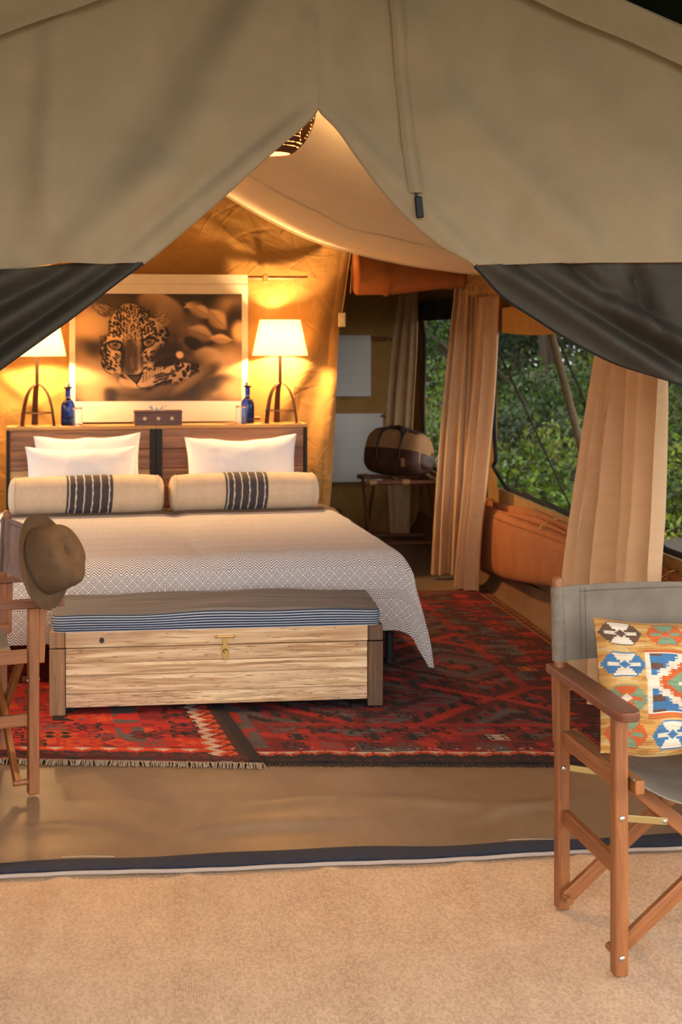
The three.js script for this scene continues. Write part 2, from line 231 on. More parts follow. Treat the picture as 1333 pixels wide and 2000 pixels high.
{
  const canvasL = thick(110, 70, (s, t) => { const x = lerp(-1.3, .402, s), b = x < -.095 ? seamL(x) : leftEdge(x), y = lerp(roofY(x) + .05, b, t); return [x, y, frontZ(x, y)]; }, .006, (s, t, q) => [q[0], q[1]]);
  const canvasR = thick(110, 70, (s, t) => { const x = lerp(.402, 2.05, s), b = x > .862 ? seamR(x) : rightEdge(x), y = lerp(roofY(x) + .05, b, t); return [x, y, frontZ(x, y)]; }, .006, (s, t, q) => [q[0], q[1]]);
  const wall = struct('wall_front', [canvasL, canvasR], M.canvas, 'beige canvas tent front drawn open in a pointed arch');
  const hem = [], hb = [];
  for (let x = -.095; x < .402; x += .02) hem.push(V(x, leftEdge(x), frontZ(x, leftEdge(x)) - .003));
  hem.push(V(.402, 2.17, frontZ(.402, 2.17) - .003));
  for (let x = .42; x < .862; x += .02) hem.push(V(x, rightEdge(x), frontZ(x, rightEdge(x)) - .003));
  obj('hem', tube(hem, .008, 120, 8), M.canvas, wall);
  for (const [f, a, b] of [[seamL, -1.3, -.095], [seamR, .862, 2.05]]) { const w = thick(60, 2, (s, t) => { const x = lerp(a, b, s), y = f(x) + .022 * (1 - t); return [x, y, frontZ(x, y) + .0035]; }, .003, (s, t, q) => [q[0], q[1]]); hb.push(w); }
  obj('seam_band', hb, M.canvas, wall);
  const netZ = (x, y, r) => { let z = -4.068 + .012 * (fbm(x * 3 + 9, y * 3, 92, 3) - .5); const F = r ? [[.93, 1.72, 1.5, 1.36, .03, .02], [.98, 1.72, 1.5, 1.43, -.025, .025], [1.05, 1.7, 1.5, 1.5, .03, .03], [1.15, 1.73, 1.35, 1.58, -.03, .025], [1.3, 1.6, 1.55, 1.44, .035, .02], [1.35, 1.7, 1.42, 1.5, -.03, .02], [1.25, 1.65, 1.5, 1.52, -.02, .02], [1.2, 1.72, 1.3, 1.62, .025, .02]] : [[-.12, 1.71, -.6, 1.36, .03, .02], [-.16, 1.72, -.6, 1.42, -.025, .022], [-.2, 1.72, -.6, 1.48, .028, .025], [-.28, 1.72, -.7, 1.5, -.025, .03], [-.35, 1.72, -.7, 1.58, .025, .025]]; for (const f of F) z += 1.7 * bump1(x, y, ...f); return z; };
  const netL = thick(80, 50, (s, t) => { const x = lerp(-1.3, -.096, s), y = lerp(seamL(x) - .001, Math.min(seamL(x), leftEdge(x)), t); return [x, y, netZ(x, y, 0)]; }, .004, (s, t, q) => [q[0], q[1]]);
  const netR = thick(80, 50, (s, t) => { const x = lerp(.863, 2.05, s), y = lerp(seamR(x) - .001, Math.min(seamR(x), rightEdge(x)), t); return [x, y, netZ(x, y, 1)]; }, .004, (s, t, q) => [q[0], q[1]]);
  const nl = obj('netting', netL, M.net, wall), nr = obj('netting', netR, M.net, wall);
  nl.userData.label = nr.userData.label = 'dark insect netting gathered below the canvas';
  for (const [n, f, a, b, r] of [[nl, leftEdge, -1.3, -.096, 0], [nr, rightEdge, .863, 2.05, 1]]) obj('edge_tape', tube(Array.from({ length: 40 }, (_, i) => { const x = lerp(a, b, i / 39), y = f(x); return [x, y, netZ(x, y, r) - .003]; }), .007, 80, 6), M.tape, n);
}
{ // tie strap with a black toggle hanging down the canvas
  const t = thing('tie_strap', 'beige canvas tie strap hanging down the tent front with a black toggle', 'strap');
  const c = pl([[0, .617], [.6, .655], [1, .682]]);
  const sx = (v) => c(v), sy = (v) => lerp(2.56, 1.925, v);
  obj('strap', thick(6, 50, (s, v) => [sx(v) + (s - .5) * .034, sy(v), frontZ(sx(v), sy(v)) + .013 + .006 * Math.cos((s - .5) * 5) + .003 * Math.sin(v * 9)], .006, (s, v, q) => [q[0], q[1]]), M.canvas, t);
  const z = frontZ(.683, 1.89) + .018;
  obj('cord', rod([.681, 1.935, z - .002], [.684, 1.905, z], .004), M.black, t);
  const g = box(.021, .062, .017, 0, 0, 0, .005, 1); g.rotateZ(.1); g.translate(.69, 1.884, z); obj('toggle', g, M.blackSteel, t);
}
// right wall with three screened window openings
const WIN = [['window_1', -10.75, -9.15, .52, 1.66], ['window_2', -8.52, -6.35, .6, 1.565], ['window_3', -5.85, -4.35, .62, 1.55]];
{
  const sh = new THREE.Shape([[4.02, .0], [11, .0], [11, 2.16], [4.02, 2.16]].map((p) => new THREE.Vector2(...p)));
  for (const [, a, b, y0, y1] of WIN) sh.holes.push(new THREE.Path([[-b, y0], [-b, y1], [-a, y1], [-a, y0]].map((p) => new THREE.Vector2(...p))));
  const g = new THREE.ExtrudeGeometry(sh, { depth: .015, bevelEnabled: false });
  const P = g.attributes.position; for (let i = 0; i < P.count; i++) { const z = -P.getX(i), d = P.getZ(i); P.setXYZ(i, wx(z) + d, P.getY(i), z); } g.computeVertexNormals();
  struct('wall_right', g, M.canvasWall, 'brown canvas side wall with screened windows');
  for (const [n, a, b, y0, y1] of WIN) {
    const w = new THREE.Group(); w.name = n; w.userData.kind = 'structure'; w.userData.label = 'insect screened window opening in the canvas side wall'; scene.add(w);
    const sag = (z) => n === 'window_2' ? .035 * Math.sin((z - a) / (b - a) * Math.PI) : .015;
    obj('screen', grid(40, 20, (s, t) => { const z = lerp(a, b, s); return [wx(z) + .004 - .02 * Math.sin(s * Math.PI) * Math.sin(t * Math.PI), lerp(y0 - .01, y1 + .01, t), z]; }), M.screen, w);
    const tp = [], r = rng(n.charCodeAt(7));
    const push = (z, y) => tp.push([wx(z) - .012, y, z]);
    for (let i = 0; i <= 14; i++) push(lerp(a, b, i / 14), y0 + .03 + .008 * (r() - .5) + (i < 2 ? .05 * (2 - i) : 0));
    for (let i = 1; i <= 8; i++) push(b - .02 + .02 * (r() - .5), lerp(y0, y1, i / 8));
    for (let i = 1; i <= 10; i++) push(lerp(b, a, i / 10), y1 - .01);
    for (let i = 1; i < 8; i++) push(a + .05 + .02 * (r() - .5) + .025 * Math.sin(i), lerp(y1, y0 + .05, i / 8));
    obj('zip_tape', tube(tp, .013, 200, 6, true), M.tape, w);
    obj('valance', thick(20, 6, (s, t) => { const z = lerp(a - .05, b + .05, s); return [wx(z) - .04 + .01 * Math.sin(s * 19), lerp(y1 + .12, y1 - .005 - sag(z), t), z]; }, .006, (s, t, q) => [q[2], q[1]]), n === 'window_1' ? M.tape : M.canvasWall, w);
  }
  // skirt of groundsheet turned up along the wall
  struct('baseboard_right', thick(80, 6, (s, t) => { const z = lerp(-4.1, -10.9, s), u = t * t; return [wx(z) - .02 - .085 * (1 - t) + .014 * Math.sin(z * 5) * t, .006 + .16 * u + .01 * Math.sin(z * 7 + 1) * t, z]; }, .006, (s, t) => [s * 6.8, t * .2]), std({ map: sized(clothTex([118, 84, 54], 8, 75), .5, .5), roughness: .7, bumpMap: sized(creases, .6, .6), bumpScale: .004 }), 'brown groundsheet skirt turned up along the side wall');
}
{
  const flat = (n, pts, mat, label) => struct(n, pts, mat, label);
  const ls = new THREE.Shape([[4.02, 0], [11, 0], [11, 2.16], [4.02, 2.16]].map((p) => new THREE.Vector2(...p)));
  flat('wall_veranda', box(.02, 2.25, 3.3, -2.2, 1.1, -2.45, .005), M.canvasWall, 'canvas side wall closing the left of the veranda');
  const LW = [['window_4', -8.1, -6.3, .6, 1.6], ['window_5', -5.85, -4.35, .6, 1.6]];                    // the left wall mirrors the right one: its windows light the bed
  for (const [, a, b, y0, y1] of LW) ls.holes.push(new THREE.Path([[-b, y0], [-b, y1], [-a, y1], [-a, y0]].map((p) => new THREE.Vector2(...p))));
  const lg = new THREE.ExtrudeGeometry(ls, { depth: .015, bevelEnabled: false }), LP = lg.attributes.position; for (let i = 0; i < LP.count; i++) LP.setXYZ(i, -1.32 + LP.getZ(i), LP.getY(i), -LP.getX(i)); lg.computeVertexNormals();
  flat('wall_left', lg, M.canvasWall, 'canvas side wall on the left with screened windows');
  for (const [n, a, b, y0, y1] of LW) { const w = new THREE.Group(); w.name = n; w.userData.kind = 'structure'; w.userData.label = 'insect screened window in the left canvas wall'; scene.add(w); obj('screen', grid(10, 10, (s, t) => [-1.312, lerp(y0 - .01, y1 + .01, t), lerp(a, b, s)]), M.screen, w); }
  const back = new THREE.Shape([[-1.35, 0], [1.885, 0], [1.885, 2.15], [RX, 2.8], [-1.35, 2.1]].map((p) => new THREE.Vector2(...p)));
  const g = new THREE.ExtrudeGeometry(back, { depth: .02, bevelEnabled: false }); g.translate(0, 0, -10.97); flat('wall_back', g, M.canvasWall, 'brown canvas back wall behind the dressing area');
}
// partition behind the bed with an open doorway on its right
const pEdge = sp([[0, .87], [.45, .912], [.61, .928], [1.07, .95], [1.57, .978], [1.82, 1.012], [2.03, 1.046], [2.55, 1.13]]);
function partZ(x, y) {
  let z = -8.6 + .03 * (fbm(x * 1.8 + 5, y * 1.8, 95, 4) - .5);
  for (const f of [[.98, 1.95, .5, .75, .03, .05], [1.0, 1.7, .72, .6, -.025, .04], [.9, 2.05, .55, 1.5, -.03, .05], [.8, 1.35, .62, 1.05, .018, .03], [.95, 1.3, .8, .5, .03, .04], [.1, 2.25, .6, 1.95, .012, .03], [-1.1, 1.35, -.75, 1.05, .025, .03], [-1.2, 1.2, -.8, 1.4, -.02, .03], [-1.0, 1.05, -.65, 1.2, .018, .025]]) z += bump1(x, y, ...f);
  return z;
}
{
  const w = struct('wall_partition', thick(120, 100, (s, t) => { const y = lerp(2.62, .0, t), x = lerp(-1.3, pEdge(y), s); return [x, Math.min(y, roofY(x) + .06), partZ(x, y) ]; }, .006, (s, t, q) => [q[0], q[1]]), M.canvasWall, 'ochre canvas partition behind the bed');
  obj('edge_band', thick(4, 60, (s, t) => { const y = lerp(2.3, .02, t), x = pEdge(y) - .045 + s * .05; return [x, y, partZ(x, y) + .006 + .006 * Math.sin(s * Math.PI)]; }, .006, (s, t, q) => [q[0], q[1]]), M.canvasWall, w);
  const seams = [];
  for (const x of [.53, -.18]) seams.push(thick(2, 50, (s, t) => { const y = lerp(2.4, 1.02, t), xx = x + (s - .5) * .03; return [xx, y, partZ(xx, y) + .003]; }, .003, (s, t, q) => [q[0], q[1]]));
  obj('seam', seams, M.canvasWall, w);
  obj('zip', [tube([[1.062, 2.0, -8.585], [1.055, 1.86, -8.58], [1.05, 1.78, -8.575]], .006, 20, 6), box(.012, .035, .01, 1.056, 1.93, -8.572, .002, 1)], M.brass, w);
}
// ceiling liner: a pale cloth swooping from the ridge down to the right eave
const linerY = sp([[-.5, 2.62], [-.1, 2.52], [.299, 2.30], [.501, 2.187], [.732, 2.078], [1.024, 1.99], [1.317, 1.93], [1.525, 1.9], [1.688, 1.882], [2.0, 1.88]]);
{
  const y = (x, z) => { const r = smooth(-5.6, -4.3, z); let h = linerY(x) + r * .16 * (1 - smooth(.9, 1.9, x)); h += .012 * Math.sin((x * 7 + z * 1.2)) * smooth(-6.7, -6.72, z) * 0 + .008 * (fbm(x * 2, z * 2, 97, 3) - .5); const q = z + 6.62 + .12 * Math.sin(x * 3); h -= .018 * Math.exp(-q * q / .004) * (.6 + .4 * Math.sin(x * 17)); return Math.min(h, roofY(x) + .03); };
  const c = struct('ceiling', thick(80, 110, (s, t) => { const x = lerp(-.9, 1.98, s), z = lerp(-8.02, -4.25, t); return [x, Math.min(x < -.5 ? 2.15 + (x + .9) * 1.1 : 9, y(x, z)), z]; }, .003, (s, t, q) => [q[0], q[2]]), M.liner, 'pale cloth ceiling liner swooping across the tent roof');
  const s2 = [], s3 = []; for (let i = 0; i <= 60; i++) { const x = lerp(-.4, 1.96, i / 60), z = -6.7 + .02 * Math.sin(x * 4); s2.push([x, y(x, z) - .006, z]); s3.push([x, y(x, -8.02) - .002, -8.02]); }
  obj('seam', tube(s2, .006, 120, 6), M.liner, c); obj('hem', tube(s3, .008, 120, 6), M.liner, c);
}

// ---------- kilim rugs ----------
const MOTIF = {
  flower: ['..XX...XX..', '.XooX.XooX.', 'XooooXooooX', '.XooXXXooX.', '..XXXoXXX..', '.XooXXXooX.', 'XooooXooooX', '.XooX.XooX.', '..XX...XX..'],
  hook: ['XXXX....', 'X..X.XXX', 'X....X.X', 'XXXXXX..', '....X...', 'XXX.X..X', 'X.X.XXXX', '..X.....'],
  diamond: ['....X....', '...XXX...', '..XXoXX..', '.XXoooXX.', 'XXoooooXX', '.XXoooXX.', '..XXoXX..', '...XXX...', '....X....'],
  ram: ['XX.....XX', 'X.......X', 'XX..X..XX', '.XXXXXXX.', '...XXX...', '.XXXXXXX.', 'XX..X..XX', 'X.......X', 'XX.....XX'],
  tee: ['XXXXXXX', '..XXX..', 'X.XXX.X', 'XXXXXXX', 'X.XXX.X', '..XXX..', 'XXXXXXX'],
};
function kilim(w, h, ground, draw, px = 8) {                   // a flat weave on a grid of w x h knots, stretched to yarns
  const a = Array.from({ length: w * h }, (_, n) => ground(n % w, Math.floor(n / w)));
  const set = (x, y, c) => { x = Math.round(x); y = Math.round(y); if (c && x >= 0 && y >= 0 && x < w && y < h) a[y * w + x] = c; };
  const stamp = (m, x, y, c, o, flip) => MOTIF[m].forEach((row, j) => [...row].forEach((k, i) => { if (k !== '.') set(x + (flip ? row.length - 1 - i : i), y + j, k === 'X' ? c : o ?? c); }));
  draw(set, stamp);
  return tex(w * px, h * px, (u, v, i, j) => {                 // v = 0 is the front edge
    const jit = (hash(Math.floor(i / 2), j, 5) - .5) * .5, x = clamp(Math.floor(i / px + jit * .6), 0, w - 1), y = clamp(Math.floor(j / px), 0, h - 1), c = a[y * w + x];
    const yarn = .86 + .14 * Math.sin((j / px) * Math.PI * 2 * 2) ** 2, n = .82 + .3 * fbm(u * 14, v * h / 3, 7, 3) , ab = .9 + .2 * hash(3, Math.floor(j / 4), 9);
    return [c[0] * yarn * n * ab, c[1] * yarn * n * ab, c[2] * yarn * n * ab];
  });
}
const K = { red: [212, 44, 28], deep: [152, 26, 24], orange: [246, 96, 26], black: [40, 26, 26], gray: [116, 104, 104], blue: [72, 68, 88], white: [240, 222, 200], brown: [74, 38, 28], gold: [224, 130, 56], wine: [108, 20, 22] };
const rugBump = htex(64, 256, (u, v) => Math.sin(v * Math.PI * 2 * 64) * .35 + .5);
function rugSheet(C, th, hgt, nu = 60, nv = 60) {              // C: front-left, front-right, back-right, back-left on the floor
  return thick(nu, nv, (s, t) => { const x = lerp(lerp(C[0][0], C[1][0], s), lerp(C[3][0], C[2][0], s), t), z = lerp(lerp(C[0][1], C[1][1], s), lerp(C[3][1], C[2][1], s), t); return [x, th + hgt(x, z, s, t), z]; }, th * .95, (s, t) => [s, t]);
}
{
  const r = rng(101), w = 168, h = 208;
  const t = kilim(w, h, (x, y) => {
    const e = w - 1 - x, tri = Math.abs(mod(y, 6) - 3), trx = Math.abs(mod(x, 8) - 4);
    if (e < 4) return K.black; if (y < 5) return (y === 2 && mod(x, 3)) ? K.deep : y === 4 && mod(x, 5) < 3 ? K.deep : K.brown;
    if (e < 6 + tri && e >= 4) return mod(y, 6) < 3 && e > 5 ? K.orange : K.brown;
    if (e < 9 + tri) return mod(y + e, 4) < 2 ? K.orange : K.deep; if (e < 12 + tri * .7) return K.white;
    if (y < 6 + trx * .5) return K.brown; if (y < 8 + trx * .5) return K.red; if (y < 9 + trx * .7) return K.orange; if (y < 11.2) return K.white;
    const col = Math.floor((e - 12) / 13), n = vnoise(x * .16, y * .24, 102);
    if (e > 12 && e < 26 && y > 18) return mod(Math.floor(y / 9), 2) && n > .45 ? K.deep : n > .35 ? K.red : K.deep;
    if (e > 30 && e < 40 && y > 18) return n > .32 ? K.gray : K.red;
    return n > .84 ? K.orange : n < .2 ? K.deep : K.red;
  }, (set, stamp) => {
    const row = (y, list, step, x0 = 4, end = w - 44) => { let k = 0; for (let x = x0; x < end; x += step) { const [m, c, o] = list[k++ % list.length]; stamp(m, x + Math.floor(r() * 2), y + Math.floor(r() * 2), c, o, k % 2); } };
    row(13, [['diamond', K.orange, K.red], ['hook', K.gray], ['ram', K.orange], ['hook', K.black], ['tee', K.orange, K.black]], 12, 2, w - 16);
    row(21, [['flower', K.gray, K.red], ['hook', K.black], ['flower', K.orange, K.black], ['hook', K.blue], ['flower', K.black, K.deep]], 14, 6, w - 30);
    row(30, [['hook', K.black], ['hook', K.gray], ['ram', K.black]], 10);
    for (let x = 0; x < w - 56; x++) { set(x, 39 + (mod(x, 12) < 6 ? 0 : 1), K.black); if (mod(x, 22) < 12) for (let q = 0; q < 6 - Math.abs(mod(x, 22) - 6); q++) set(x, 40 + q, K.black); }
    row(42, [['ram', K.gray, K.blue], ['tee', K.orange], ['ram', K.black], ['diamond', K.orange, K.black]], 13);
    for (let y = 42; y < h; y++) for (let q = 0; q < 3 + 4 * (mod(y, 14) < 7); q++) set(w - 56 + q - (mod(y, 14) < 7 ? 4 : 0), y, K.black);
    for (let y = 54; y < h - 8; y += 12) row(y, [['ram', K.black], ['diamond', K.orange, K.deep], ['hook', K.blue], ['tee', K.gray], ['flower', K.black, K.orange]], 13, 3 + (y % 5));
    for (let y = 24; y < h - 6; y += 22) { stamp('ram', w - 23, y, K.black); stamp('ram', w - 22, y + 10, K.black, K.deep); }
    for (let y = 14; y < h - 6; y += 15) stamp('flower', w - 56, y, y % 2 ? K.black : K.orange, K.red);
  });
  const rug = thing('kilim_rug', 'small red and orange kilim rug with white zigzag border lying under the wooden chest', 'rug');
  const F = [.305, -4.995], ang = 10 * Math.PI / 180, ux = [-Math.cos(ang), -Math.sin(ang)], uz = [-.15, -.99], at = (a, b) => [F[0] + ux[0] * a + uz[0] * b, F[1] + ux[1] * a + uz[1] * b];
  const C = [at(1.48, 0), at(0, 0), at(0, 2.5), at(1.2, 2.3)];
  const hg = (x, z, s, t) => .013 + .003 * fbm(x * 4, z * 4, 103, 3) + (t < .04 ? .004 * Math.sin(x * 17) ** 2 : 0);
  const q = w * .0125 / 1.48; const tt = t.clone(); tt.repeat.set(1.48 / (w * .0125), 2.5 / (h * .0125)); tt.offset.set(1 - tt.repeat.x, 0); tt.needsUpdate = true;
  obj('woven_field', rugSheet(C, .007, hg), std({ map: tt, color: new THREE.Color(.66, .6, .6), roughness: .95 }), rug);
  const fr = []; const rf = rng(104);
  for (let k = 0; k < 420; k++) { const a = .004 + k * 1.47 / 420, p = at(a, -.002), L = .012 + rf() * .022, dx = (rf() - .5) * .02; fr.push(tube([[p[0], .017, p[1]], [p[0] + dx * .5, .015, p[1] + L * .5], [p[0] + dx, .0045, p[1] + L]], .0022, 4, 4)); }
  const f = obj('fringe', fr, std({ map: sized(clothTex([150, 132, 112], 40, 105), .05, .05), roughness: 1 }), rug); f.userData.kind = 'stuff'; f.userData.label = 'shaggy grey brown wool fringe';
}
{
  const w = 168, h = 288, r = rng(111);
  const t = kilim(w, h, (x, y) => {
    const e = w - 1 - x, b = h - 1 - y, trx = Math.abs(mod(x, 8) - 4), tri = Math.abs(mod(y, 6) - 3);
    if (y < 5) return (y === 2 && mod(x, 4) < 2) ? K.deep : K.black; if (y < 6 + trx * .5) return K.black; if (y < 8 + trx * .6) return mod(x, 3) ? K.orange : K.red; if (y < 10.2) return K.white;
    if (b < 3) return K.black; if (b < 5) return K.orange;
    if (e < 2) return K.black; if (e < 4 + tri * 1.5) return K.brown; if (e < 6 + tri * 1.5) return K.gold; if (e < 10) return K.brown; if (e < 11) return K.gold;
    const n = vnoise(x * .13, y * .2, 112), fx = x - 62, border = y < 44 || e < 44 || b < 30 || x < 14;
    if (x > 8 && x < 15 && y > 14) return n > .4 ? K.gray : K.red;
    if (border) { if ((e >= 40 && e < 44) || (y >= 40 && y < 44) || (b > 26 && b < 30)) return mod(x + y, 4) < 2 ? K.red : K.deep; return n > .7 ? K.red : n < .25 ? K.gray : e < 44 ? K.wine : K.deep; }
    const P = 96, d = Math.abs(mod(Math.round(fx / 2) * 2, P) - P / 2) * 1 + Math.abs(mod(Math.round(y / 2) * 2 + 20, P) - P / 2), k = Math.floor(d / 6);
    const m = mod(k, 8);
    return m === 0 ? K.red : m === 1 || m === 6 ? (mod(x, 6) < 3 ? K.black : K.deep) : m === 2 || m === 5 ? (n > .35 ? K.gray : K.deep) : m === 3 ? (mod(y, 5) < 3 ? K.deep : K.gray) : m === 4 ? (mod(x + y, 9) < 5 ? K.black : K.wine) : K.wine;
  }, (set, stamp) => {
    for (let x = 20; x < w - 16; x += 13) { stamp('hook', x, 14, x % 2 ? K.gray : K.black); stamp('tee', x + 4, 24, (x % 3) ? K.black : K.red, K.black, x % 2); stamp('ram', x, 31, (x % 5) ? K.black : K.gray, K.black); }
    for (let y = 20; y < h - 30; y += 14) { stamp('ram', w - 26, y, y % 3 ? K.red : K.black, K.wine); stamp('hook', w - 36, y + 4, K.black); if (y % 4 === 0) stamp('flower', w - 27, y + 3, K.red, K.wine); }
    for (let x = 20; x < w - 46; x += 14) for (let y = 50; y < h - 34; y += 15) if (r() < .75) stamp(['tee', 'ram', 'diamond', 'hook'][Math.floor(r() * 4)], x + (y % 3) * 3, y, r() < .75 ? K.black : r() < .5 ? K.red : K.gray, K.deep);
    stamp('tee', 92, 24, K.white, K.black); stamp('tee', 132, 118, K.gold, K.wine);
    for (let k = 0; k < 40; k++) set(20 + r() * 130, 12 + r() * 3, K.white);
  }, 7);
  const rug = thing('kilim_rug', 'large dark red kilim rug with grey and black diamonds reaching along the side wall', 'rug');
  const C = [[-.15, -5.05], [2.0, -4.8], [1.905, -8.27], [-.3, -8.5]];
  const hg = (x, z, s, t) => .003 + .006 * fbm(x * 3, z * 3, 113, 3) + (t < .05 ? .006 * Math.sin(x * 9) ** 4 : 0);
  const w2 = obj('woven_field', rugSheet([[.2, -5.035], ...C.slice(1)], .006, hg), std({ map: t, color: new THREE.Color(.5, .48, .48), roughness: .95 }), rug);
  const fr = [], rf = rng(114);
  for (let k = 0; k < 330; k++) { const s = k / 330, x = lerp(.31, 1.98, s), z = lerp(-5.035, -4.8, (x - .2) / 1.8), L = .008 + rf() * .014; fr.push(tube([[x, .008, z], [x + (rf() - .5) * .01, .009, z + L * .5], [x + (rf() - .5) * .014, .0045, z + L]], .002, 3, 4)); }
  const f = obj('fringe', fr, std({ color: rgb(64, 48, 40), roughness: 1 }), rug); f.userData.kind = 'stuff'; f.userData.label = 'short dark fringe';
}

// ---------- bed ----------
const BED = { at: [.103, 0, -6.27], turn: 4.5 * Math.PI / 180 };
const toBed = (x, y, z) => { const c = Math.cos(BED.turn), s = Math.sin(BED.turn); return [BED.at[0] + x * c + z * s, y, BED.at[2] - x * s + z * c]; };
{
  const t = thing('bed', 'wide double bed made of two pushed together mattresses on black steel legs', 'bed', BED.at, BED.turn);
  const mat = std({ map: sized(clothTex([236, 228, 216], 5, 121), .3, .3), roughness: .95 });
  for (const x of [-.475, .475]) obj('mattress', box(.944, .22, 1.96, x, .415, -1.0, .06, 0), mat, t);
  obj('sheet', thick(60, 20, (s, u) => { const x = lerp(-.965, .965, s), z = lerp(-1.3, -1.985, u), e = Math.abs(x) - .9; return [x, .531 + .006 * fbm(x * 6, z * 6, 122, 3) - (e > 0 ? e * e * 9 : 0) + (Math.abs(x) < .05 ? -.012 * (1 - Math.abs(x) / .05) : 0), z]; }, .008, (s, u, q) => [q[0], q[2]]), M.white, t);
  for (const x of [-.9, .88]) for (const z of [-.12, -1.9]) { obj('leg', [rod([x, .022, z], [x, .3, z], .02), rod([x, .022, z], [x, .044, z], .028)], M.blackSteel, t); }
  obj('frame', [box(1.88, .035, .04, 0, .285, -.04, .004), box(1.88, .035, .04, 0, .285, -1.95, .004), box(.04, .035, 1.94, -.92, .285, -1, .004), box(.04, .035, 1.94, .92, .285, -1, .004), rod([.88, .14, -.12], [-.9, .14, -.12], .009)], M.blackSteel, t);
}
{ // bedspread: dark nested diamonds, chevrons and dotted bands on a pale ground
  const W = 128, H = 1024;                                     // one tile is 4.7 cm x 37.6 cm, counted up from the foot hem
  const t = tex(W, H, (u, v) => {
    const x = Math.abs(u - .5) * 2, y = v * 8, b = Math.floor(y), f = y - b;
    let on;
    if (b < 2 || b === 3 || b === 4) { const d0 = x + Math.abs(f - .5) * 2, d = d0 < 1 ? d0 : 2 - d0; on = mod(d * 2.6 + .28, 1) < .52; }
    else if (b === 2) { const q = mod(u * 4 + Math.floor(f * 6) * .5, 1); on = Math.abs(q - .5) + Math.abs(mod(f * 6, 1) - .5) < .52; }
    else on = mod(f * 4 + x * 1.8, 1) < .5;
    const n = 8 * (hash(Math.floor(u * 90), Math.floor(v * 720), 4) - .5);
    return on ? [92 + n, 82 + n, 80 + n] : [232 + n, 229 + n, 226 + n];
  });
  const cover = thing('bedspread', 'pale bedspread woven with dark nested diamonds and chevrons spread over the bed', 'bedspread', BED.at, BED.turn);
  const hw = .945, top = .548, R = .09, dropF = .31, dropS = .29, zHead = -1.53;
  const fold = (a, lim) => {                                   // arc length beyond the edge -> outward, down
    const q = a - (lim - R); if (q <= 0) return [a, 0]; const arc = R * Math.PI / 2; if (q < arc) return [lim - R + R * Math.sin(q / R), R - R * Math.cos(q / R)]; return [lim + .018 * smooth(0, .2, q - arc) , R + q - arc];
  };
  const at = (a, b) => {                                       // a across, b towards the foot (0 at the foot edge of the mattress)
    const sg = Math.sign(a), [ax, ay] = fold(Math.abs(a), hw), [bz, by] = fold(b + 1, 1.0), pull = Math.min(ay, by);
    let x = sg * ax, z = bz - 1, y = top - Math.max(ay, by) - pull * .62;
    x += sg * pull * .22; z += pull * .2;
    const hang = smooth(.05, .25, Math.max(ay, by)), wv = .012 * hang * Math.sin((ay > by ? z * 11 : x * 9) + 1.5);
    if (ay > by) x += sg * wv; else z += wv * .5;
    if (!hang) y += .006 * (fbm(x * 4, z * 4, 123, 3) - .5) - .01 * Math.exp(-(x * x) / .002);
    return [x, Math.max(y, .035), z];
  };
  const arcF = dropF, arcS = dropS;
  obj('woven_cloth', thick(150, 110, (s, t) => at(lerp(-(hw + arcS), hw + arcS, s), lerp(zHead, arcF, t)), .006, (s, t) => [lerp(0, 2 * (hw + arcS), s), lerp(arcF - zHead, 0, t) - .045]), std({ map: sized(t, .047, .376), roughness: .95 }), cover);
  const brown = std({ map: sized(clothTex([104, 82, 62], 8, 124), .2, .2), roughness: .95 });
  const bd = obj('border', thick(150, 14, (s, t) => { const a = lerp(-(hw + arcS), hw + arcS, s), p = at(a, lerp(zHead - .27, zHead + .012, t)); p[1] += .012 * Math.sin(clamp((t - .72) / .28) * Math.PI) + .002; p[2] += .012 * Math.sin(a * 5) * t; return p; }, .006, (s, t) => [s * 2.4, t * .3]), brown, cover); bd.userData.label = 'plain brown folded border of the bedspread';
  const zz = []; for (let i = 0; i < 120; i++) { const a = lerp(-hw - .2, hw + .2, i / 119); const p = at(a, zHead + .03 + (i % 2) * .018); p[1] += .004; p[2] += .012 * Math.sin(a * 5); zz.push(p); }
  const st = obj('edge_stitching', tube(zz, .0035, 360, 5), std({ color: rgb(220, 190, 150), roughness: 1 }), cover); st.userData.label = 'zigzag cord stitched along the border';
  const side = []; for (const s of [1]) side.push(tube(Array.from({ length: 30 }, (_, i) => { const p = at(s * (hw + arcS), lerp(-.6, arcF, i / 29)); return [p[0], p[1] - .002, p[2]]; }), .007, 60, 6)); 
  obj('lining_edge', side, brown, cover);
}
function pillowGeo(w, h, d, seed, pinch = .06) {
  const side = (sg) => grid(44, 30, (s, t) => {
    const a = s * 2 - 1, b = t * 2 - 1, ea = 1 - Math.abs(a) ** 3, eb = 1 - Math.abs(b) ** 3;
    const th = d / 2 * Math.pow(clamp(ea * eb), .55) * (1 + .15 * (fbm(a * 3 + seed, b * 3, seed, 3) - .5));
    const cx = 1 - pinch * (1 - b * b), cy = 1 - pinch * 1.4 * (1 - a * a) ;
    return [a * w / 2 * (1 - pinch * .8 * (1 - b * b)), b * h / 2 * cy + .03 * (fbm(a * 2, b + 3, seed + 2, 2) - .5) * (1 - Math.abs(b) * .3), sg * (th + .0015) + (.010 * (fbm(a * 4 + 8, b * 4, seed + 4, 3) - .5) + .007 * Math.abs(fbm(a * 3 + b * 2.2 + 5, b * 5 - a * 2, seed + 6, 3) - .5)) * eb * ea];
  }, (s, t) => [s * w, t * h]);
  const A = side(1), B = side(-1); const id = B.index.array; for (let k = 0; k < id.length; k += 3) { const q = id[k]; id[k] = id[k + 1]; id[k + 1] = q; } B.computeVertexNormals();
  return [A, B];
}
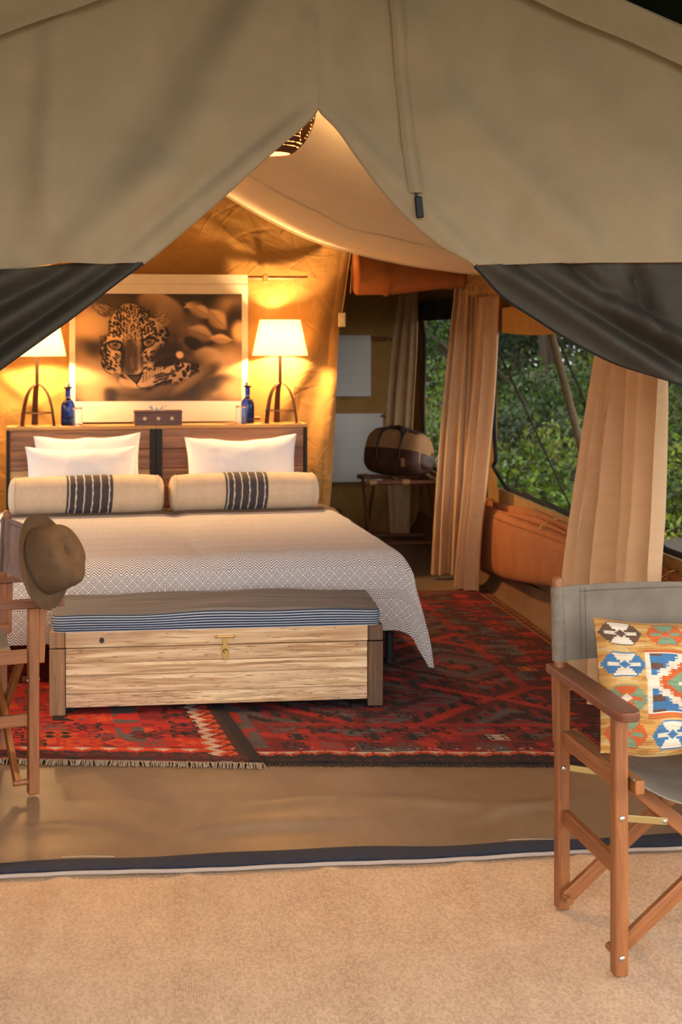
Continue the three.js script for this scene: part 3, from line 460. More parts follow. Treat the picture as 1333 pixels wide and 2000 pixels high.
{
  const spec = [['white cotton pillow at the back of the left pair leaning on the headboard', [-.45, .765, -1.925], .6, .4, .085, -.13, .02, 131], ['front white cotton pillow of the left pair behind the left bolster', [-.49, .73, -1.815], .62, .36, .12, -.2, -.012, 132], ['single white cotton pillow leaning on the right headboard behind the right bolster', [.415, .75, -1.86], .65, .4, .15, -.2, 0, 133]];
  for (const [label, p, w, h, d, tilt, roll, seed] of spec) {
    const t = thing('pillow', label, 'pillow', toBed(...p), BED.turn, 'bed pillows');
    const G = mergeGeometries(pillowGeo(w, h, d, seed, .085).map((g) => g.toNonIndexed())); G.rotateZ(roll); G.rotateX(tilt); obj('pillowcase', G, M.white, t);
  }
}
{ // two bolsters with a dark woven band
  const band = tex(512, 256, (u, v, i, j) => {
    const n = 10 * (hash(i >> 1, j >> 3, 6) - .5) + 10 * (hash(i >> 1, 0, 8) - .5); let c = [66 + n, 60 + n, 60 + n];
    [.06, .2, .38, .56, .74, .92].forEach((x, k) => { const wv = .004 * Math.sin(v * 30 + k * 2), dd = Math.abs(u - x - wv), wd = k % 2 ? .012 + .012 * Math.pow(Math.abs(Math.sin(v * 26 + k)), 8) : .013 + .004 * hash(0, j >> 2, k); if (dd < wd) c = mix3([214, 200, 180], c, smooth(wd * .6, wd, dd)); });
    return c;
  });
  const linen = std({ map: sized(clothTex([202, 180, 150], 9, 141), .12, .12), roughness: .95, bumpMap: sized(weaveH, .05, .05), bumpScale: .0008 });
  for (const [k, x, off] of [[0, -.462, .0], [1, .398, -.02]]) {
    const t = thing('bolster', ['left beige linen bolster cushion with a dark striped woven band', 'right beige linen bolster cushion nearer the doorway with a dark striped band'][k], 'bolster', toBed(x, .652, -1.62), BED.turn + (k ? .0 : 0), 'bolster cushions');
    const L = .835, R = .108, pr = (q) => R * (1 + .018 * Math.sin(q * 3 + k * 2) - .06 * Math.max(0, Math.abs(q) - .8) / .2);
    const g = grid(60, 48, (s, u) => { const q = s * 2 - 1, a = u * Math.PI * 2, r = pr(q) * (1 + .008 * Math.sin(a * 5 + q * 6)); return [q * (L / 2 - .035), Math.sin(a) * r, Math.cos(a) * r]; }, (s, u) => [s * L, u * R * 6.28]);
    obj('cover', g, linen, t);
    for (const sg of [-1, 1]) {
      const e = grid(20, 48, (s, u) => { const a = u * Math.PI * 2, r = pr(sg) * Math.cos(s * Math.PI / 2 * .98) ** .7; return [sg * (L / 2 - .035 + .035 * Math.sin(s * Math.PI / 2)), Math.sin(a) * r, Math.cos(a) * r]; }, (s, u) => [s * R, u * R * 6.28]);
      obj('end_cap', e, linen, t);
      obj('piping', tube(Array.from({ length: 40 }, (_, i) => { const a = i / 40 * Math.PI * 2, r = pr(sg) + .001; return [sg * (L / 2 - .035), Math.sin(a) * r, Math.cos(a) * r]; }), .0035, 80, 6, true), linen, t);
    }
    const a0 = k ? -.30 : -.31, a1 = k ? .31 : .33;
    const bnd = obj('woven_band', grid(20, 48, (s, u) => { const q = lerp(a0, a1, s) + off, a = u * Math.PI * 2, r = pr(q) * (1 + .008 * Math.sin(a * 5 + q * 6)) + .0022; return [q * (L / 2 - .035) + .012 * Math.sin(a + 1), Math.sin(a) * r, Math.cos(a) * r]; }, (s, u) => [s, u * 2]), std({ map: band, roughness: .95 }), t); bnd.userData.label = 'dark grey band with pale slubby stripes';
  }
}
// headboards with a shelf on top
{
  const spans = [[-.905, -.0645], [-.0635, .82]];
  spans.forEach(([a, b], k) => {
    const t = thing('headboard', ['left wooden headboard of light mixed planks with a shelf on top', 'right wooden headboard of dark reddish planks with a shelf on top'][k], 'headboard', BED.at, BED.turn, 'headboards');
    const n = 5, h0 = .42, h1 = .985, ph = (h1 - h0) / n, r = rng(150 + k);
    for (let i = 0; i < n; i++) obj('plank', box(b - a - .044, ph - .003, .022, (a + b) / 2, h0 + ph * (i + .5), -2.012, .002, 0), M.head[k ? [1, 3, 1, 3, 1][i] : [2, 0, 2, 1, 1][i]], t);
    for (const [x, w] of k ? [[a + .0175, .035], [b - .01, .02]] : [[a + .01, .02], [b - .0175, .035]]) obj('upright', box(w, .963, .045, x, .5055, -2.016, .002, 1), M.blackSteel, t);
    obj('shelf', box(b - a - .001, .02, .19, (a + b) / 2, .996, -2.09, .002, 0), M.shelf, t);
    obj('back_panel', box(b - a - .044, .5, .015, (a + b) / 2, .73, -2.165, .002, 0), M.head[1], t);
  });
}
const SH = 1.006;
// table lamps
const shadeMat = phys({ map: sized(clothTex([246, 236, 218], 4, 161), .05, .05), roughness: .95, transmission: .5, thickness: 0 });
const bulbMat = std({ color: rgb(255, 220, 170), emissive: new THREE.Color(1, .62, .28), emissiveIntensity: 6 });
const warm = new THREE.Color(1, .6, .25);
[[.672, -2.09, 'right'], [-.736, -2.09, 'left']].forEach(([x, z], k) => {
  const t = thing('table_lamp', ['table lamp with pale shade on iron tripod at the right end of the shelf', 'table lamp partly behind the dark netting at the left end of the headboard shelf'][k], 'lamp', toBed(x, SH, z), .12 + k * .1, 'table lamps on the headboard shelf');
  obj('shade', thick(64, 8, (s, u) => { const a = s * Math.PI * 2, r = lerp(.119, .1635, u); return [Math.sin(a) * r, lerp(.612, .4, u), Math.cos(a) * r]; }, .0025, (s, u) => [s, u * .21]), shadeMat, t);
  obj('shade_ring', [tube(Array.from({ length: 40 }, (_, i) => [Math.sin(i / 40 * 6.2832) * .119, .612, Math.cos(i / 40 * 6.2832) * .119]), .002, 80, 6, true), ...[0, 1, 2].map((i) => rod([0, .6, 0], [Math.sin(i * 2.1) * .118, .608, Math.cos(i * 2.1) * .118], .0015, 6))], M.iron, t);
  obj('stem', [box(.018, .17, .018, 0, .315, 0, .002, 1), box(.028, .01, .028, 0, .395, 0, .002, 1), rod([0, .4, 0], [0, .44, 0], .014)], M.iron, t);
  const bulb = obj('bulb', new THREE.SphereGeometry(.03, 20, 14).translate(0, .485, 0), bulbMat, t); bulb.castShadow = false;
  const l = new THREE.PointLight(warm, LAMP); l.position.set(0, .485, 0); l.castShadow = true; l.shadow.radius = 1.5; t.add(l);
  for (let i = 0; i < 3; i++) {
    const a = i * 2 * Math.PI / 3 + Math.PI / 2, P = [[.006, .238], [.034, .222], [.066, .178], [.087, .11], [.099, .03], [.102, .004]], c = new THREE.CatmullRomCurve3(P.map(([r, y]) => V(r, y, 0))), pts = c.getPoints(28), g = [];
    const strap = thick(28, 2, (s, u) => { const q = pts[Math.round(s * 28)], tn = c.getTangent(Math.min(.999, s)), w = lerp(.013, .019, s); return [q.x - 0, q.y, (u - .5) * 2 * w]; }, .003, (s, u) => [s * .3, u * .03]);
    const foot = box(.045, .004, .03, .11, .002, 0, .0015, 0);
    for (const x of [strap, foot]) x.rotateY(a);
    obj('leg', [strap, foot], M.iron, t);
  }
  obj('brace_ring', tube(Array.from({ length: 40 }, (_, i) => [Math.sin(i / 40 * 6.2832) * .09, .075, Math.cos(i / 40 * 6.2832) * .09]), .003, 80, 6, true), M.iron, t);
});
// bottles, tumblers, tissue box
const blueGlass = phys({ color: rgb(255, 255, 255), roughness: .03, transmission: 1, thickness: .03, ior: 1.5, attenuationColor: rgb(24, 50, 190), attenuationDistance: .006 });
const clear = phys({ color: rgb(250, 250, 250), roughness: .02, transmission: 1, thickness: .02, ior: 1.45 });
[[.48, -2.1, 'right'], [-.562, -2.085, 'left']].forEach(([x, z], k) => {
  const t = thing('bottle', ['corked cobalt blue glass bottle left of the right table lamp', 'corked cobalt blue glass bottle right of the left table lamp'][k], 'bottle', toBed(x, SH, z), 0, 'blue bottles on the headboard shelf');
  obj('glass', lathe([[0, 0], [.038, 0], [.0405, .004], [.0405, .105], [.038, .122], [.028, .142], [.0165, .152], [.0145, .165], [.0145, .212], [.024, .215], [.024, .222], [.014, .224], [.0115, .22], [.0115, .165], [.025, .142], [.036, .12], [.0375, .104], [.0375, .008], [0, .006]]), blueGlass, t);
  obj('cork', lathe([[0, .205], [.0108, .205], [.0125, .244], [0, .245]], 20), std({ map: sized(clothTex([196, 158, 106], 18, 171), .05, .05), roughness: 1 }), t);
});
[[.435, -2.045], [-.512, -2.04]].forEach(([x, z], k) => {
  const t = obj('tumbler', lathe([[.0325, .0005], [.0335, .002], [.031, .1], [.0295, .107], [0, .108], [0, .099], [.0265, .098], [.028, .095], [.031, .002], [.0325, .0005]], 36), clear); t.position.set(...toBed(x, SH + .0005, z));
  tag(t, ['upturned clear glass tumbler beside the right blue bottle', 'upturned clear glass tumbler beside the left blue bottle'][k], 'glass', 'tumblers on the headboard shelf');
});
{
  const t = thing('tissue_box', 'dark wooden tissue box with bone discs and a white tissue pulled out', 'tissue box', toBed(-.05, SH, -2.063), BED.turn);
  const wd = std({ map: sized(woodTex(512, 128, [112, 64, 42], [60, 32, 22], { seed: 172, streak: 1.3, bands: 4 }), .3, .09), roughness: .4 });
  obj('case', [box(.272, .072, .13, 0, .036, 0, .003, 0), box(.276, .012, .134, 0, .077, 0, .002, 0)], wd, t);
  for (const x of [-.078, 0, .078]) { const g = new THREE.CylinderGeometry(.0105, .0105, .004, 24); g.rotateX(Math.PI / 2); g.translate(x, .04, .0665); obj('disc', g, std({ color: rgb(206, 176, 130), roughness: .5 }), t); }
  obj('tissue', thick(20, 10, (s, u) => { const q = s * 2 - 1; return [q * (.03 + .026 * u), .08 + u * (.026 + .006 * Math.sin(s * 9)) , .012 * Math.sin(s * 11) * (.4 + u) + .01 * u]; }, .001), M.white, t);
}
// the leopard print
{
  const W = 1135, H = 727, r = rng(181), tone3 = (k) => { const q = lerp(k, smooth(.08, .95, k), .75); return [18 + 228 * q, 8 + 186 * q, 3 + 128 * q]; }, tone = (k, a = 1) => { const c = tone3(k); return `rgba(${c.map(Math.round).join(',')},${a})`; };
  // soft out-of-focus shapes: centre, radii, turn, tone, tone step across, softness, strength
  const blob = (list) => (x, y, k0) => { let k = k0; for (const [cx, cy, rx, ry, rot, t, st = 0, so = .5, a = 1] of list) { const dx = x - cx, dy = y - cy, c = Math.cos(rot), s = Math.sin(rot), p = (dx * c + dy * s) / rx, q = (-dx * s + dy * c) / ry, lf = so === .32 && rx > 60 && rx < 120 && t > .5 && st > .09, q2 = lf ? q / Math.max(.12, 1 - .8 * p * p) : q, d = Math.sqrt(p * p * (lf ? .85 : 1) + q2 * q2); if (d > 1 + so) continue; k = lerp(k, clamp(t - st * q - (lf ? .1 * Math.exp(-q * q * 120) : 0)), a * (1 - smooth(1 - so, 1 + so, d))); } return k; };
  const back = blob([[700, 200, 420, 70, 0, .18, 0, .9], [220, 360, 170, 110, .2, .74, .1, .9], [300, 200, 200, 60, .2, .3, 0, .9], [190, 525, 80, 62, 0, .12, 0, .8], [130, 600, 60, 110, 0, .5, 0, .9], [225, 730, 130, 120, .5, .78, .1, .8], [180, 830, 90, 40, .4, .45, 0, .7], [660, 235, 150, 86, .35, .5, .16, .2], [745, 300, 95, 105, -.3, .5, .1, .3], [940, 270, 110, 48, .5, .68, .2, .32], [1065, 330, 95, 62, .8, .7, .22, .32], [905, 225, 75, 24, -.35, .76, .1, .32], [1030, 190, 160, 40, 0, .14, 0, .7], [1150, 230, 90, 60, .2, .6, 0, .9], [950, 430, 100, 60, .35, .58, .25, .32], [905, 500, 70, 36, .5, .04, 0, .3], [1090, 465, 80, 34, .1, .74, .25, .32], [1200, 330, 60, 90, 0, .12, 0, .7], [1225, 410, 60, 70, 0, .92, 0, .6], [1000, 590, 100, 70, .2, .55, .25, .3], [1140, 640, 130, 110, 0, .82, .1, .8], [1070, 760, 90, 46, -.2, .14, 0, .6], [1180, 820, 110, 70, .3, .7, 0, .8], [960, 700, 130, 50, -.5, .4, .15, .4], [850, 820, 180, 50, -.2, .22, 0, .7], [640, 840, 160, 50, 0, .3, 0, .7]]);
  const head = blob([[470, 400, 150, 175, 0, .76, .05, .08], [560, 430, 170, 130, .3, .72, 0, .1], [390, 520, 120, 105, -.2, .74, 0, .12], [375, 630, 105, 85, .3, .76, 0, .2], [600, 600, 110, 130, 0, .7, 0, .2], [500, 740, 120, 70, 0, .84, -.05, .25], [620, 710, 110, 80, -.4, .82, 0, .3], [790, 700, 140, 80, -.35, .72, .1, .3], [460, 255, 80, 40, 0, .62, 0, .5]]);
  const shade = blob([[470, 590, 58, 130, .02, .38, 0, .35], [420, 600, 12, 90, .03, .16, 0, .8, .8], [548, 580, 12, 80, -.04, .2, 0, .8, .8], [372, 450, 60, 22, -.1, .88, 0, .6], [330, 560, 60, 22, .3, .9, 0, .6, .8], [620, 545, 70, 18, -.4, .88, 0, .6, .8], [600, 440, 60, 18, -.35, .88, 0, .6], [690, 400, 40, 60, 0, .5, 0, .8, .7], [300, 590, 30, 70, 0, .5, 0, .8, .6]]);
  const front = blob([[720, 560, 105, 68, -.35, .2, .06, .35], [700, 620, 70, 26, -.3, .14, 0, .4], [690, 590, 90, 12, -.3, .3, 0, .8, .7], [808, 572, 26, 24, .4, .96, 0, .35], [205, 395, 95, 70, .3, .8, .05, .7, .9], [330, 780, 130, 50, .15, .62, .1, .6], [460, 825, 150, 34, .1, .4, .1, .5], [330, 850, 50, 46, .4, .1, 0, .6], [700, 820, 150, 40, -.3, .42, .1, .5], [880, 760, 140, 34, -.6, .5, .12, .5], [220, 840, 90, 70, .7, .6, 0, .7]]);
  const c = document.createElement('canvas'); c.width = W; c.height = H; const x = c.getContext('2d', { willReadFrequently: true });
  const raw = new Float32Array(W * H); const paint = (fn) => { const im = x.getImageData(0, 0, W, H), d = im.data; for (let j = 0; j < H; j++) for (let i = 0; i < W; i++) { const o = (j * W + i) * 4, k0 = raw[j * W + i], k = fn(i + 100, j + 158, k0); raw[j * W + i] = k; if (k !== k0) { const t = tone3(clamp(k)); d[o] = t[0]; d[o + 1] = t[1]; d[o + 2] = t[2]; } d[o + 3] = 255; } x.putImageData(im, 0, 0); };
  paint((px, py) => { const b = back(px, py, .36 + .5 * (fbm(px * .008, py * .009, 182, 3) - .5)), h = head(px, py, -1); if (h < 0) return b; const k = shade(px, py, h >= 0 ? h : 0); return h > .3 ? k + .1 * (fbm(px * .12, py * .05, 184, 3) - .5) - (Math.abs(px - 470) < 62 && py > 480 && py < 700 ? .3 * Math.max(0, hash(px >> 1, py >> 2, 5) - .55) : 0) : lerp(b, k, clamp((h + 1) / 1.4)); });
  x.translate(-100, -158);
  const spot = (px, py, s, rot, asp = 1.6, k = .04, a = .95) => { x.save(); x.translate(px, py); x.rotate(rot); x.fillStyle = tone(k, a); x.beginPath(); const n = 9; for (let i = 0; i <= n; i++) { const an = i / n * Math.PI * 2, q = s * (.7 + .55 * r()); x.lineTo(Math.cos(an) * q * asp, Math.sin(an) * q); } x.fill(); x.restore(); };
  const hairs = (n, fx, fy, L, ang, k) => { for (let i = 0; i < n; i++) { x.strokeStyle = tone(k + (r() - .5) * .3, .8); x.lineWidth = 1.6; const a = fx(), b = fy(), g = ang + (r() - .5) * .5, l = L * (.6 + r() * .7); x.beginPath(); x.moveTo(a, b); x.lineTo(a + Math.cos(g) * l, b + Math.sin(g) * l); x.stroke(); } };
  // ears
  x.fillStyle = tone(.42, .95); x.beginPath(); x.moveTo(345, 310); x.bezierCurveTo(350, 270, 270, 210, 200, 215); x.bezierCurveTo(200, 250, 240, 300, 300, 318); x.fill(); hairs(60, () => 215 + r() * 90, () => 225 + r() * 60, 36, .55, .75); hairs(40, () => 240 + r() * 90, () => 240 + r() * 55, 26, .6, .15);
  hairs(60, () => 625 + r() * 80, () => 300 + r() * 80, 40, -.35, .85); hairs(34, () => 630 + r() * 70, () => 290 + r() * 80, 30, -.4, .08);
  // forehead rosettes fan out from the brow
  for (let row = 0; row < 13; row++) for (let k = -7; k <= 7; k++) { const f = row / 12, y = 236 + row * 19 + (k & 1) * 9 + r() * 14, sp2 = 19 + f * 7, px = 468 + k * sp2 + (f - .3) * 14 + r() * 13 - 4; const lim = 70 + f * 130 + (k > 0 ? 30 : 0); if (Math.abs(k * sp2) > lim) continue; const inner = Math.abs(k) < 3; if (row > 10 && !inner && Math.abs(px - 372) < 70) continue; if (inner && row > 9) { spot(px, y, 4 + r() * 2, 1.4, 1.5); continue; } const s = inner ? 5 + r() * 3 : 7.5 + r() * 4; spot(px, y, s, Math.PI / 2 + k * .13, inner ? 1.5 : 1.2 + r() * .3); if (!inner && r() < .5) spot(px + 3, y + 1, s * .4, 0, 1.2, .55, .8); }
  // cheeks and body
  for (let i = 0; i < 84; i++) { const L = i % 2, px = L ? 275 + r() * 150 : 565 + r() * 150, py = 545 + r() * 130; if (L ? px > 415 : px < 560) continue; spot(px, py, 4 + r() * 5.5, (L ? .6 : -.6) + (r() - .5) * .5, 1.8); }
  for (let i = 0; i < 40; i++) spot(i % 2 ? 640 + r() * 95 : 268 + r() * 50, (i % 2 ? 400 : 450) + r() * 110, 6 + r() * 6, r() * 3, 1.5);
  for (let i = 0; i < 60; i++) spot(700 + r() * 230, 620 + r() * 170, 6 + r() * 12, r() * 3, 1.3);
  // eyes
  for (const [ex, ey, rot, f] of [[372, 506, .12, 1], [597, 486, -.28, -1]]) {
    x.save(); x.translate(ex, ey); x.rotate(rot); x.scale(f, 1);
    x.fillStyle = tone(.03); x.beginPath(); x.moveTo(-60, -8); x.bezierCurveTo(-30, -40, 30, -38, 48, -14); x.bezierCurveTo(54, 10, 60, 40, 56, 62); x.bezierCurveTo(40, 30, 20, 36, 0, 36); x.bezierCurveTo(-30, 34, -46, 14, -60, -8); x.fill();
    x.fillStyle = tone(.72); x.beginPath(); x.moveTo(-40, -2); x.bezierCurveTo(-20, -24, 20, -24, 36, -6); x.bezierCurveTo(34, 20, 14, 28, 0, 27); x.bezierCurveTo(-22, 26, -34, 12, -40, -2); x.fill();
    x.fillStyle = tone(.5); x.beginPath(); x.ellipse(-2, 1, 25, 22, 0, 0, 7); x.fill(); x.strokeStyle = tone(.18); x.lineWidth = 3; x.stroke(); x.fillStyle = tone(0); x.beginPath(); x.arc(-2, -3, 11, 0, 7); x.fill(); x.fillStyle = tone(1, .9); x.beginPath(); x.arc(-9, -10, 3.5, 0, 7); x.fill();
    x.fillStyle = tone(.02); x.beginPath(); x.moveTo(-62, -9); x.bezierCurveTo(-26, -44, 34, -42, 52, -14); x.bezierCurveTo(20, -26, -20, -24, -62, -9); x.fill(); x.restore();
  }
  // nose, mouth, whisker rows
  x.fillStyle = tone(.06); x.beginPath(); x.moveTo(436, 688); x.bezierCurveTo(450, 712, 470, 706, 498, 706); x.bezierCurveTo(530, 706, 548, 690, 560, 668); x.bezierCurveTo(562, 706, 540, 740, 516, 776); x.bezierCurveTo(496, 752, 452, 724, 436, 688); x.fill();
  x.fillStyle = tone(.36); x.beginPath(); x.moveTo(466, 716); x.bezierCurveTo(490, 722, 510, 722, 536, 710); x.bezierCurveTo(530, 730, 520, 746, 512, 756); x.bezierCurveTo(494, 744, 478, 730, 466, 716); x.fill();
  x.strokeStyle = tone(.06); x.lineWidth = 6; x.beginPath(); x.moveTo(516, 770); x.lineTo(520, 786); x.quadraticCurveTo(560, 806, 606, 796); x.stroke(); x.fillStyle = tone(.04); x.beginPath(); x.ellipse(596, 822, 32, 17, -.5, 0, 7); x.fill();
  for (let row = 0; row < 4; row++) for (let k = 0; k < 7; k++) { spot(560 + k * 20, 752 - k * 10 - row * 17, 4.2, -.5, 2.2, .05); if (k < 5) spot(420 - k * 15 + row * 8, 720 - k * 5 + row * 9 - 12, 3.8, .45, 2, .05); }
  for (let i = 0; i < 30; i++) spot(640 + r() * 110, 700 + r() * 80, 5 + r() * 5, -.35, 3.2, .08);
  x.lineWidth = 1.5; for (let i = 0; i < 34; i++) { x.strokeStyle = tone(.98, .7); x.beginPath(); const L = i % 2, y0 = 690 + r() * 60; x.moveTo(L ? 400 : 590, y0); x.quadraticCurveTo(L ? 320 : 680, y0 - 10, L ? 250 + r() * 50 : 740 + r() * 90, y0 + (r() - .6) * 60 - (L ? 0 : 40)); x.stroke(); }
  x.setTransform(1, 0, 0, 1, 0, 0); { const im = x.getImageData(0, 0, W, H), d = im.data; for (let j = 0; j < H; j++) for (let i = 0; i < W; i++) { const o = (j * W + i) * 4, f0 = front(i + 100, j + 158, 0), A = 1 - (front(i + 100, j + 158, 1) - f0); if (A > .002) { const t = tone3(clamp(f0 / A)); for (let q = 0; q < 3; q++) d[o + q] = lerp(d[o + q], t[q], clamp(A)); } } x.putImageData(im, 0, 0); }
  const t = thing('wall_print', 'large sepia leopard photograph print with wide white borders hanging on the ochre partition', 'print', [0, 0, 0]);
  const pz = -8.518, PX = (u) => lerp(-.628, .424, u), paper = std({ map: sized(clothTex([224, 211, 188], 4, 183), .3, .3), roughness: .7 });
  const bow = (u, v) => pz + .004 * Math.sin(u * 5 + 1) + .004 * Math.sin(v * 4);
  obj('paper', thick(40, 40, (s, v) => [PX(s), lerp(1.012, 1.888, v), bow(s, v)], .002, (s, v, q) => [q[0], q[1]]), paper, t);
  const u0 = (-.594 + .628) / 1.052, u1 = (.388 + .628) / 1.052, v0 = (1.136 - 1.02) / .868, v1 = (1.772 - 1.02) / .868;
  const im2 = obj('picture', thick(40, 40, (s, v) => { const a = lerp(u0, u1, s), b = lerp(v0, v1, v); return [PX(a), lerp(1.02, 1.888, b), bow(a, b) + .0012]; }, .001, (s, v) => [s, v]), std({ map: ctex(c), roughness: .6 }), t); im2.userData.label = 'leopard peering through leaves';
  obj('fold_line', thick(20, 1, (s, v) => { const b = .93 + v * .004; return [PX(s), lerp(1.02, 1.888, b), bow(s, b) + .001]; }, .0006), std({ color: rgb(200, 184, 156) }), t);
  obj('batten', rod([-.75, 1.872, pz - .022], [.785, 1.872, pz - .022], .011), M.teak, t);
  obj('weight_bar', rod([-.66, 1.03, pz - .02], [.5, 1.03, pz - .02], .012), M.teak, t);
  obj('hanging_strap', [box(.03, .05, .026, .53, 1.868, pz - .016, .004, 1)], M.canvasWall, t);
}
// ---------- chest at the foot of the bed ----------
{
  const t = thing('storage_chest', 'long rustic wooden chest with brass hasp at the foot of the bed', 'chest', [.165, .021, -5.925], .006);
  const w = 1.33, d = .45, hz = d / 2;
  for (const sx of [-1, 1]) for (const sz of [-1, 1]) obj('corner_post', box(.062, .26, .05, sx * (w / 2 - .031), .13, sz * (hz - .025), .003, 1), sx > 0 ? M.oakPostDark : M.oakPost, t);
  const front = (y0, y1, m, z = hz - .008) => obj('plank', box(w - .13, y1 - y0 - .0015, .022, 0, (y0 + y1) / 2, z, .0015, 0), M.oak[m], t);
  front(.03, .085, 2); front(.085, .155, 1); front(.155, .205, 0); front(.205, .263, 1);
  for (const sx of [-1, 1]) obj('side_panel', box(.02, .23, d - .1, sx * (w / 2 - .02), .15, 0, .002, 2), M.oakPostDark, t);
  obj('back_panel', box(w - .12, .23, .02, 0, .15, -hz + .02, .002, 0), M.oak[1], t);
  obj('floor_panel', box(w - .1, .015, d - .08, 0, .045, 0, .002, 0), M.oakPost, t);
  const lid = obj('lid', [box(w - .126, .062, .022, 0, .297, hz - .008, .002, 0), box(w - .01, .018, d - .03, 0, .318, -.01, .002, 0)], M.oak[0], t);
  for (const sx of [-1, 1]) obj('lid_end', box(.06, .062, d - .004, sx * (w / 2 - .03), .296, -.0, .003, 2), sx > 0 ? M.oakPostDark : M.oakPost, lid);
  const kn = new THREE.CylinderGeometry(.008, .009, .004, 10); kn.rotateX(Math.PI / 2); kn.scale(1.2, 1.4, 1); kn.translate(-.46, .293, hz + .003); obj('knot', kn, std({ color: rgb(56, 46, 42) }), lid);
  const h = obj('hasp', [rod([-.005, .297, hz + .01], [.058, .297, hz + .01], .004), ...[-.008, .061].map((x) => new THREE.SphereGeometry(.0062, 12, 8).translate(x, .297, hz + .01)), (() => {
    const s = new THREE.Shape(); s.moveTo(-.013, .002); s.lineTo(.013, .002); s.lineTo(.0085, -.012); s.lineTo(.0085, -.034); s.bezierCurveTo(.018, -.042, .016, -.068, .009, -.074); s.lineTo(.011, -.08); s.lineTo(0, -.096); s.lineTo(-.011, -.08); s.lineTo(-.009, -.074); s.bezierCurveTo(-.016, -.068, -.018, -.042, -.0085, -.034); s.lineTo(-.0085, -.012); s.closePath();
    const g = new THREE.ExtrudeGeometry(s, { depth: .0025, bevelEnabled: true, bevelSize: .001, bevelThickness: .001, bevelSegments: 2 }); g.translate(.0265, .296, hz + .006); return g; })()], M.brass, t);
  obj('staple', new THREE.TorusGeometry(.007, .0022, 8, 20, 4.4).translate(.0265, .24, hz + .01), M.iron, h);
}
{
  const stripe = tex(64, 256, (u, v, i, j) => { const k = mod(v * 7, 1), n = 12 * (hash(i, j, 3) - .5); return k < .3 ? [196 + n, 200 + n, 196 + n] : [28 + n, 50 + n, 80 + n]; });
  const topT = tex(1024, 256, (u, v, i, j) => { const n = fbm(u * 5, v * 40, 191, 4, 5, 40) - .5, k = mod(v * 90, 1) < .4 ? 26 : 0; return [96 + n * 60 + k * .6, 96 + n * 58 + k * .6, 96 + n * 54 + k * .6]; });
  const t = thing('bench_cushion', 'thin bench cushion with indigo and white striped edge lying on the wooden chest', 'cushion', [.165, .3485, -5.925], .006);
  const w = 1.305, d = .455, h = .068, wv = (x, z) => .004 * Math.sin(x * 5 + 1) + .003 * Math.sin(x * 13 + z * 9);
  const edge = (a) => { const P = 4; let [x, z] = a; return [x, z]; };
  // boxed edge: a band around the rounded outline
  const out = []; const rr = .04; for (const [cx, cz, a0] of [[w / 2 - rr, d / 2 - rr, 0], [-w / 2 + rr, d / 2 - rr, 1], [-w / 2 + rr, -d / 2 + rr, 2], [w / 2 - rr, -d / 2 + rr, 3]]) for (let k = 0; k <= 8; k++) { const a = (a0 + k / 8) * Math.PI / 2; out.push([cx + Math.cos(a) * rr, cz + Math.sin(a) * rr]); }
  const fine = []; for (let k = 0; k < out.length; k++) { const [a, b] = out[k], [c, e] = out[(k + 1) % out.length], L = Math.hypot(c - a, e - b), n = Math.max(1, Math.round(L / .02)); for (let q = 0; q < n; q++) fine.push([lerp(a, c, q / n), lerp(b, e, q / n)]); }
  const N = fine.length, lens = [0]; for (let k = 1; k <= N; k++) { const [a, b] = fine[k - 1], [c, e] = fine[k % N]; lens.push(lens[k - 1] + Math.hypot(c - a, e - b)); }
  obj('striped_edge', grid(N, 6, (s, u) => { const [x, z] = fine[Math.round(s * N) % N], b = 1 + .018 * Math.sin(u * Math.PI) / .2 * .12, m = Math.hypot(x, z) || 1; return [x * (1 + .006 * Math.sin(u * Math.PI)), h * u * (1) + wv(x, z) * u, z * (1 + .03 * Math.sin(u * Math.PI))]; }, (s, u) => [lens[Math.round(s * N)] , u * h]), std({ map: sized(stripe, .05, h + .002), roughness: .95 }), t);
  const ring = (s) => { const q = s * N, a = fine[Math.floor(q) % N]; return a; };
  const tp = obj('top_panel', grid(N, 10, (s, u) => { const [x, z] = fine[Math.round(s * N) % N], k = 1 - u; return [x * k, h + wv(x * k, z * k) + .009 * Math.sin(Math.min(1, u * 5) * Math.PI / 2) + .003 * (fbm(x * k * 6, z * k * 12, 192, 3) - .5), z * k]; }, (s, u, q) => [q[0], q[2]]), std({ map: sized(topT, 1.4, .385), roughness: .95, bumpMap: sized(creases, .8, .4), bumpScale: .004 }), t); tp.userData.label = 'weathered grey top of the cushion';
  obj('base_panel', grid(N, 2, (s, u) => { const [x, z] = fine[Math.round(s * N) % N]; return [x * u, .001, z * u]; }), M.oakPost, t);
}
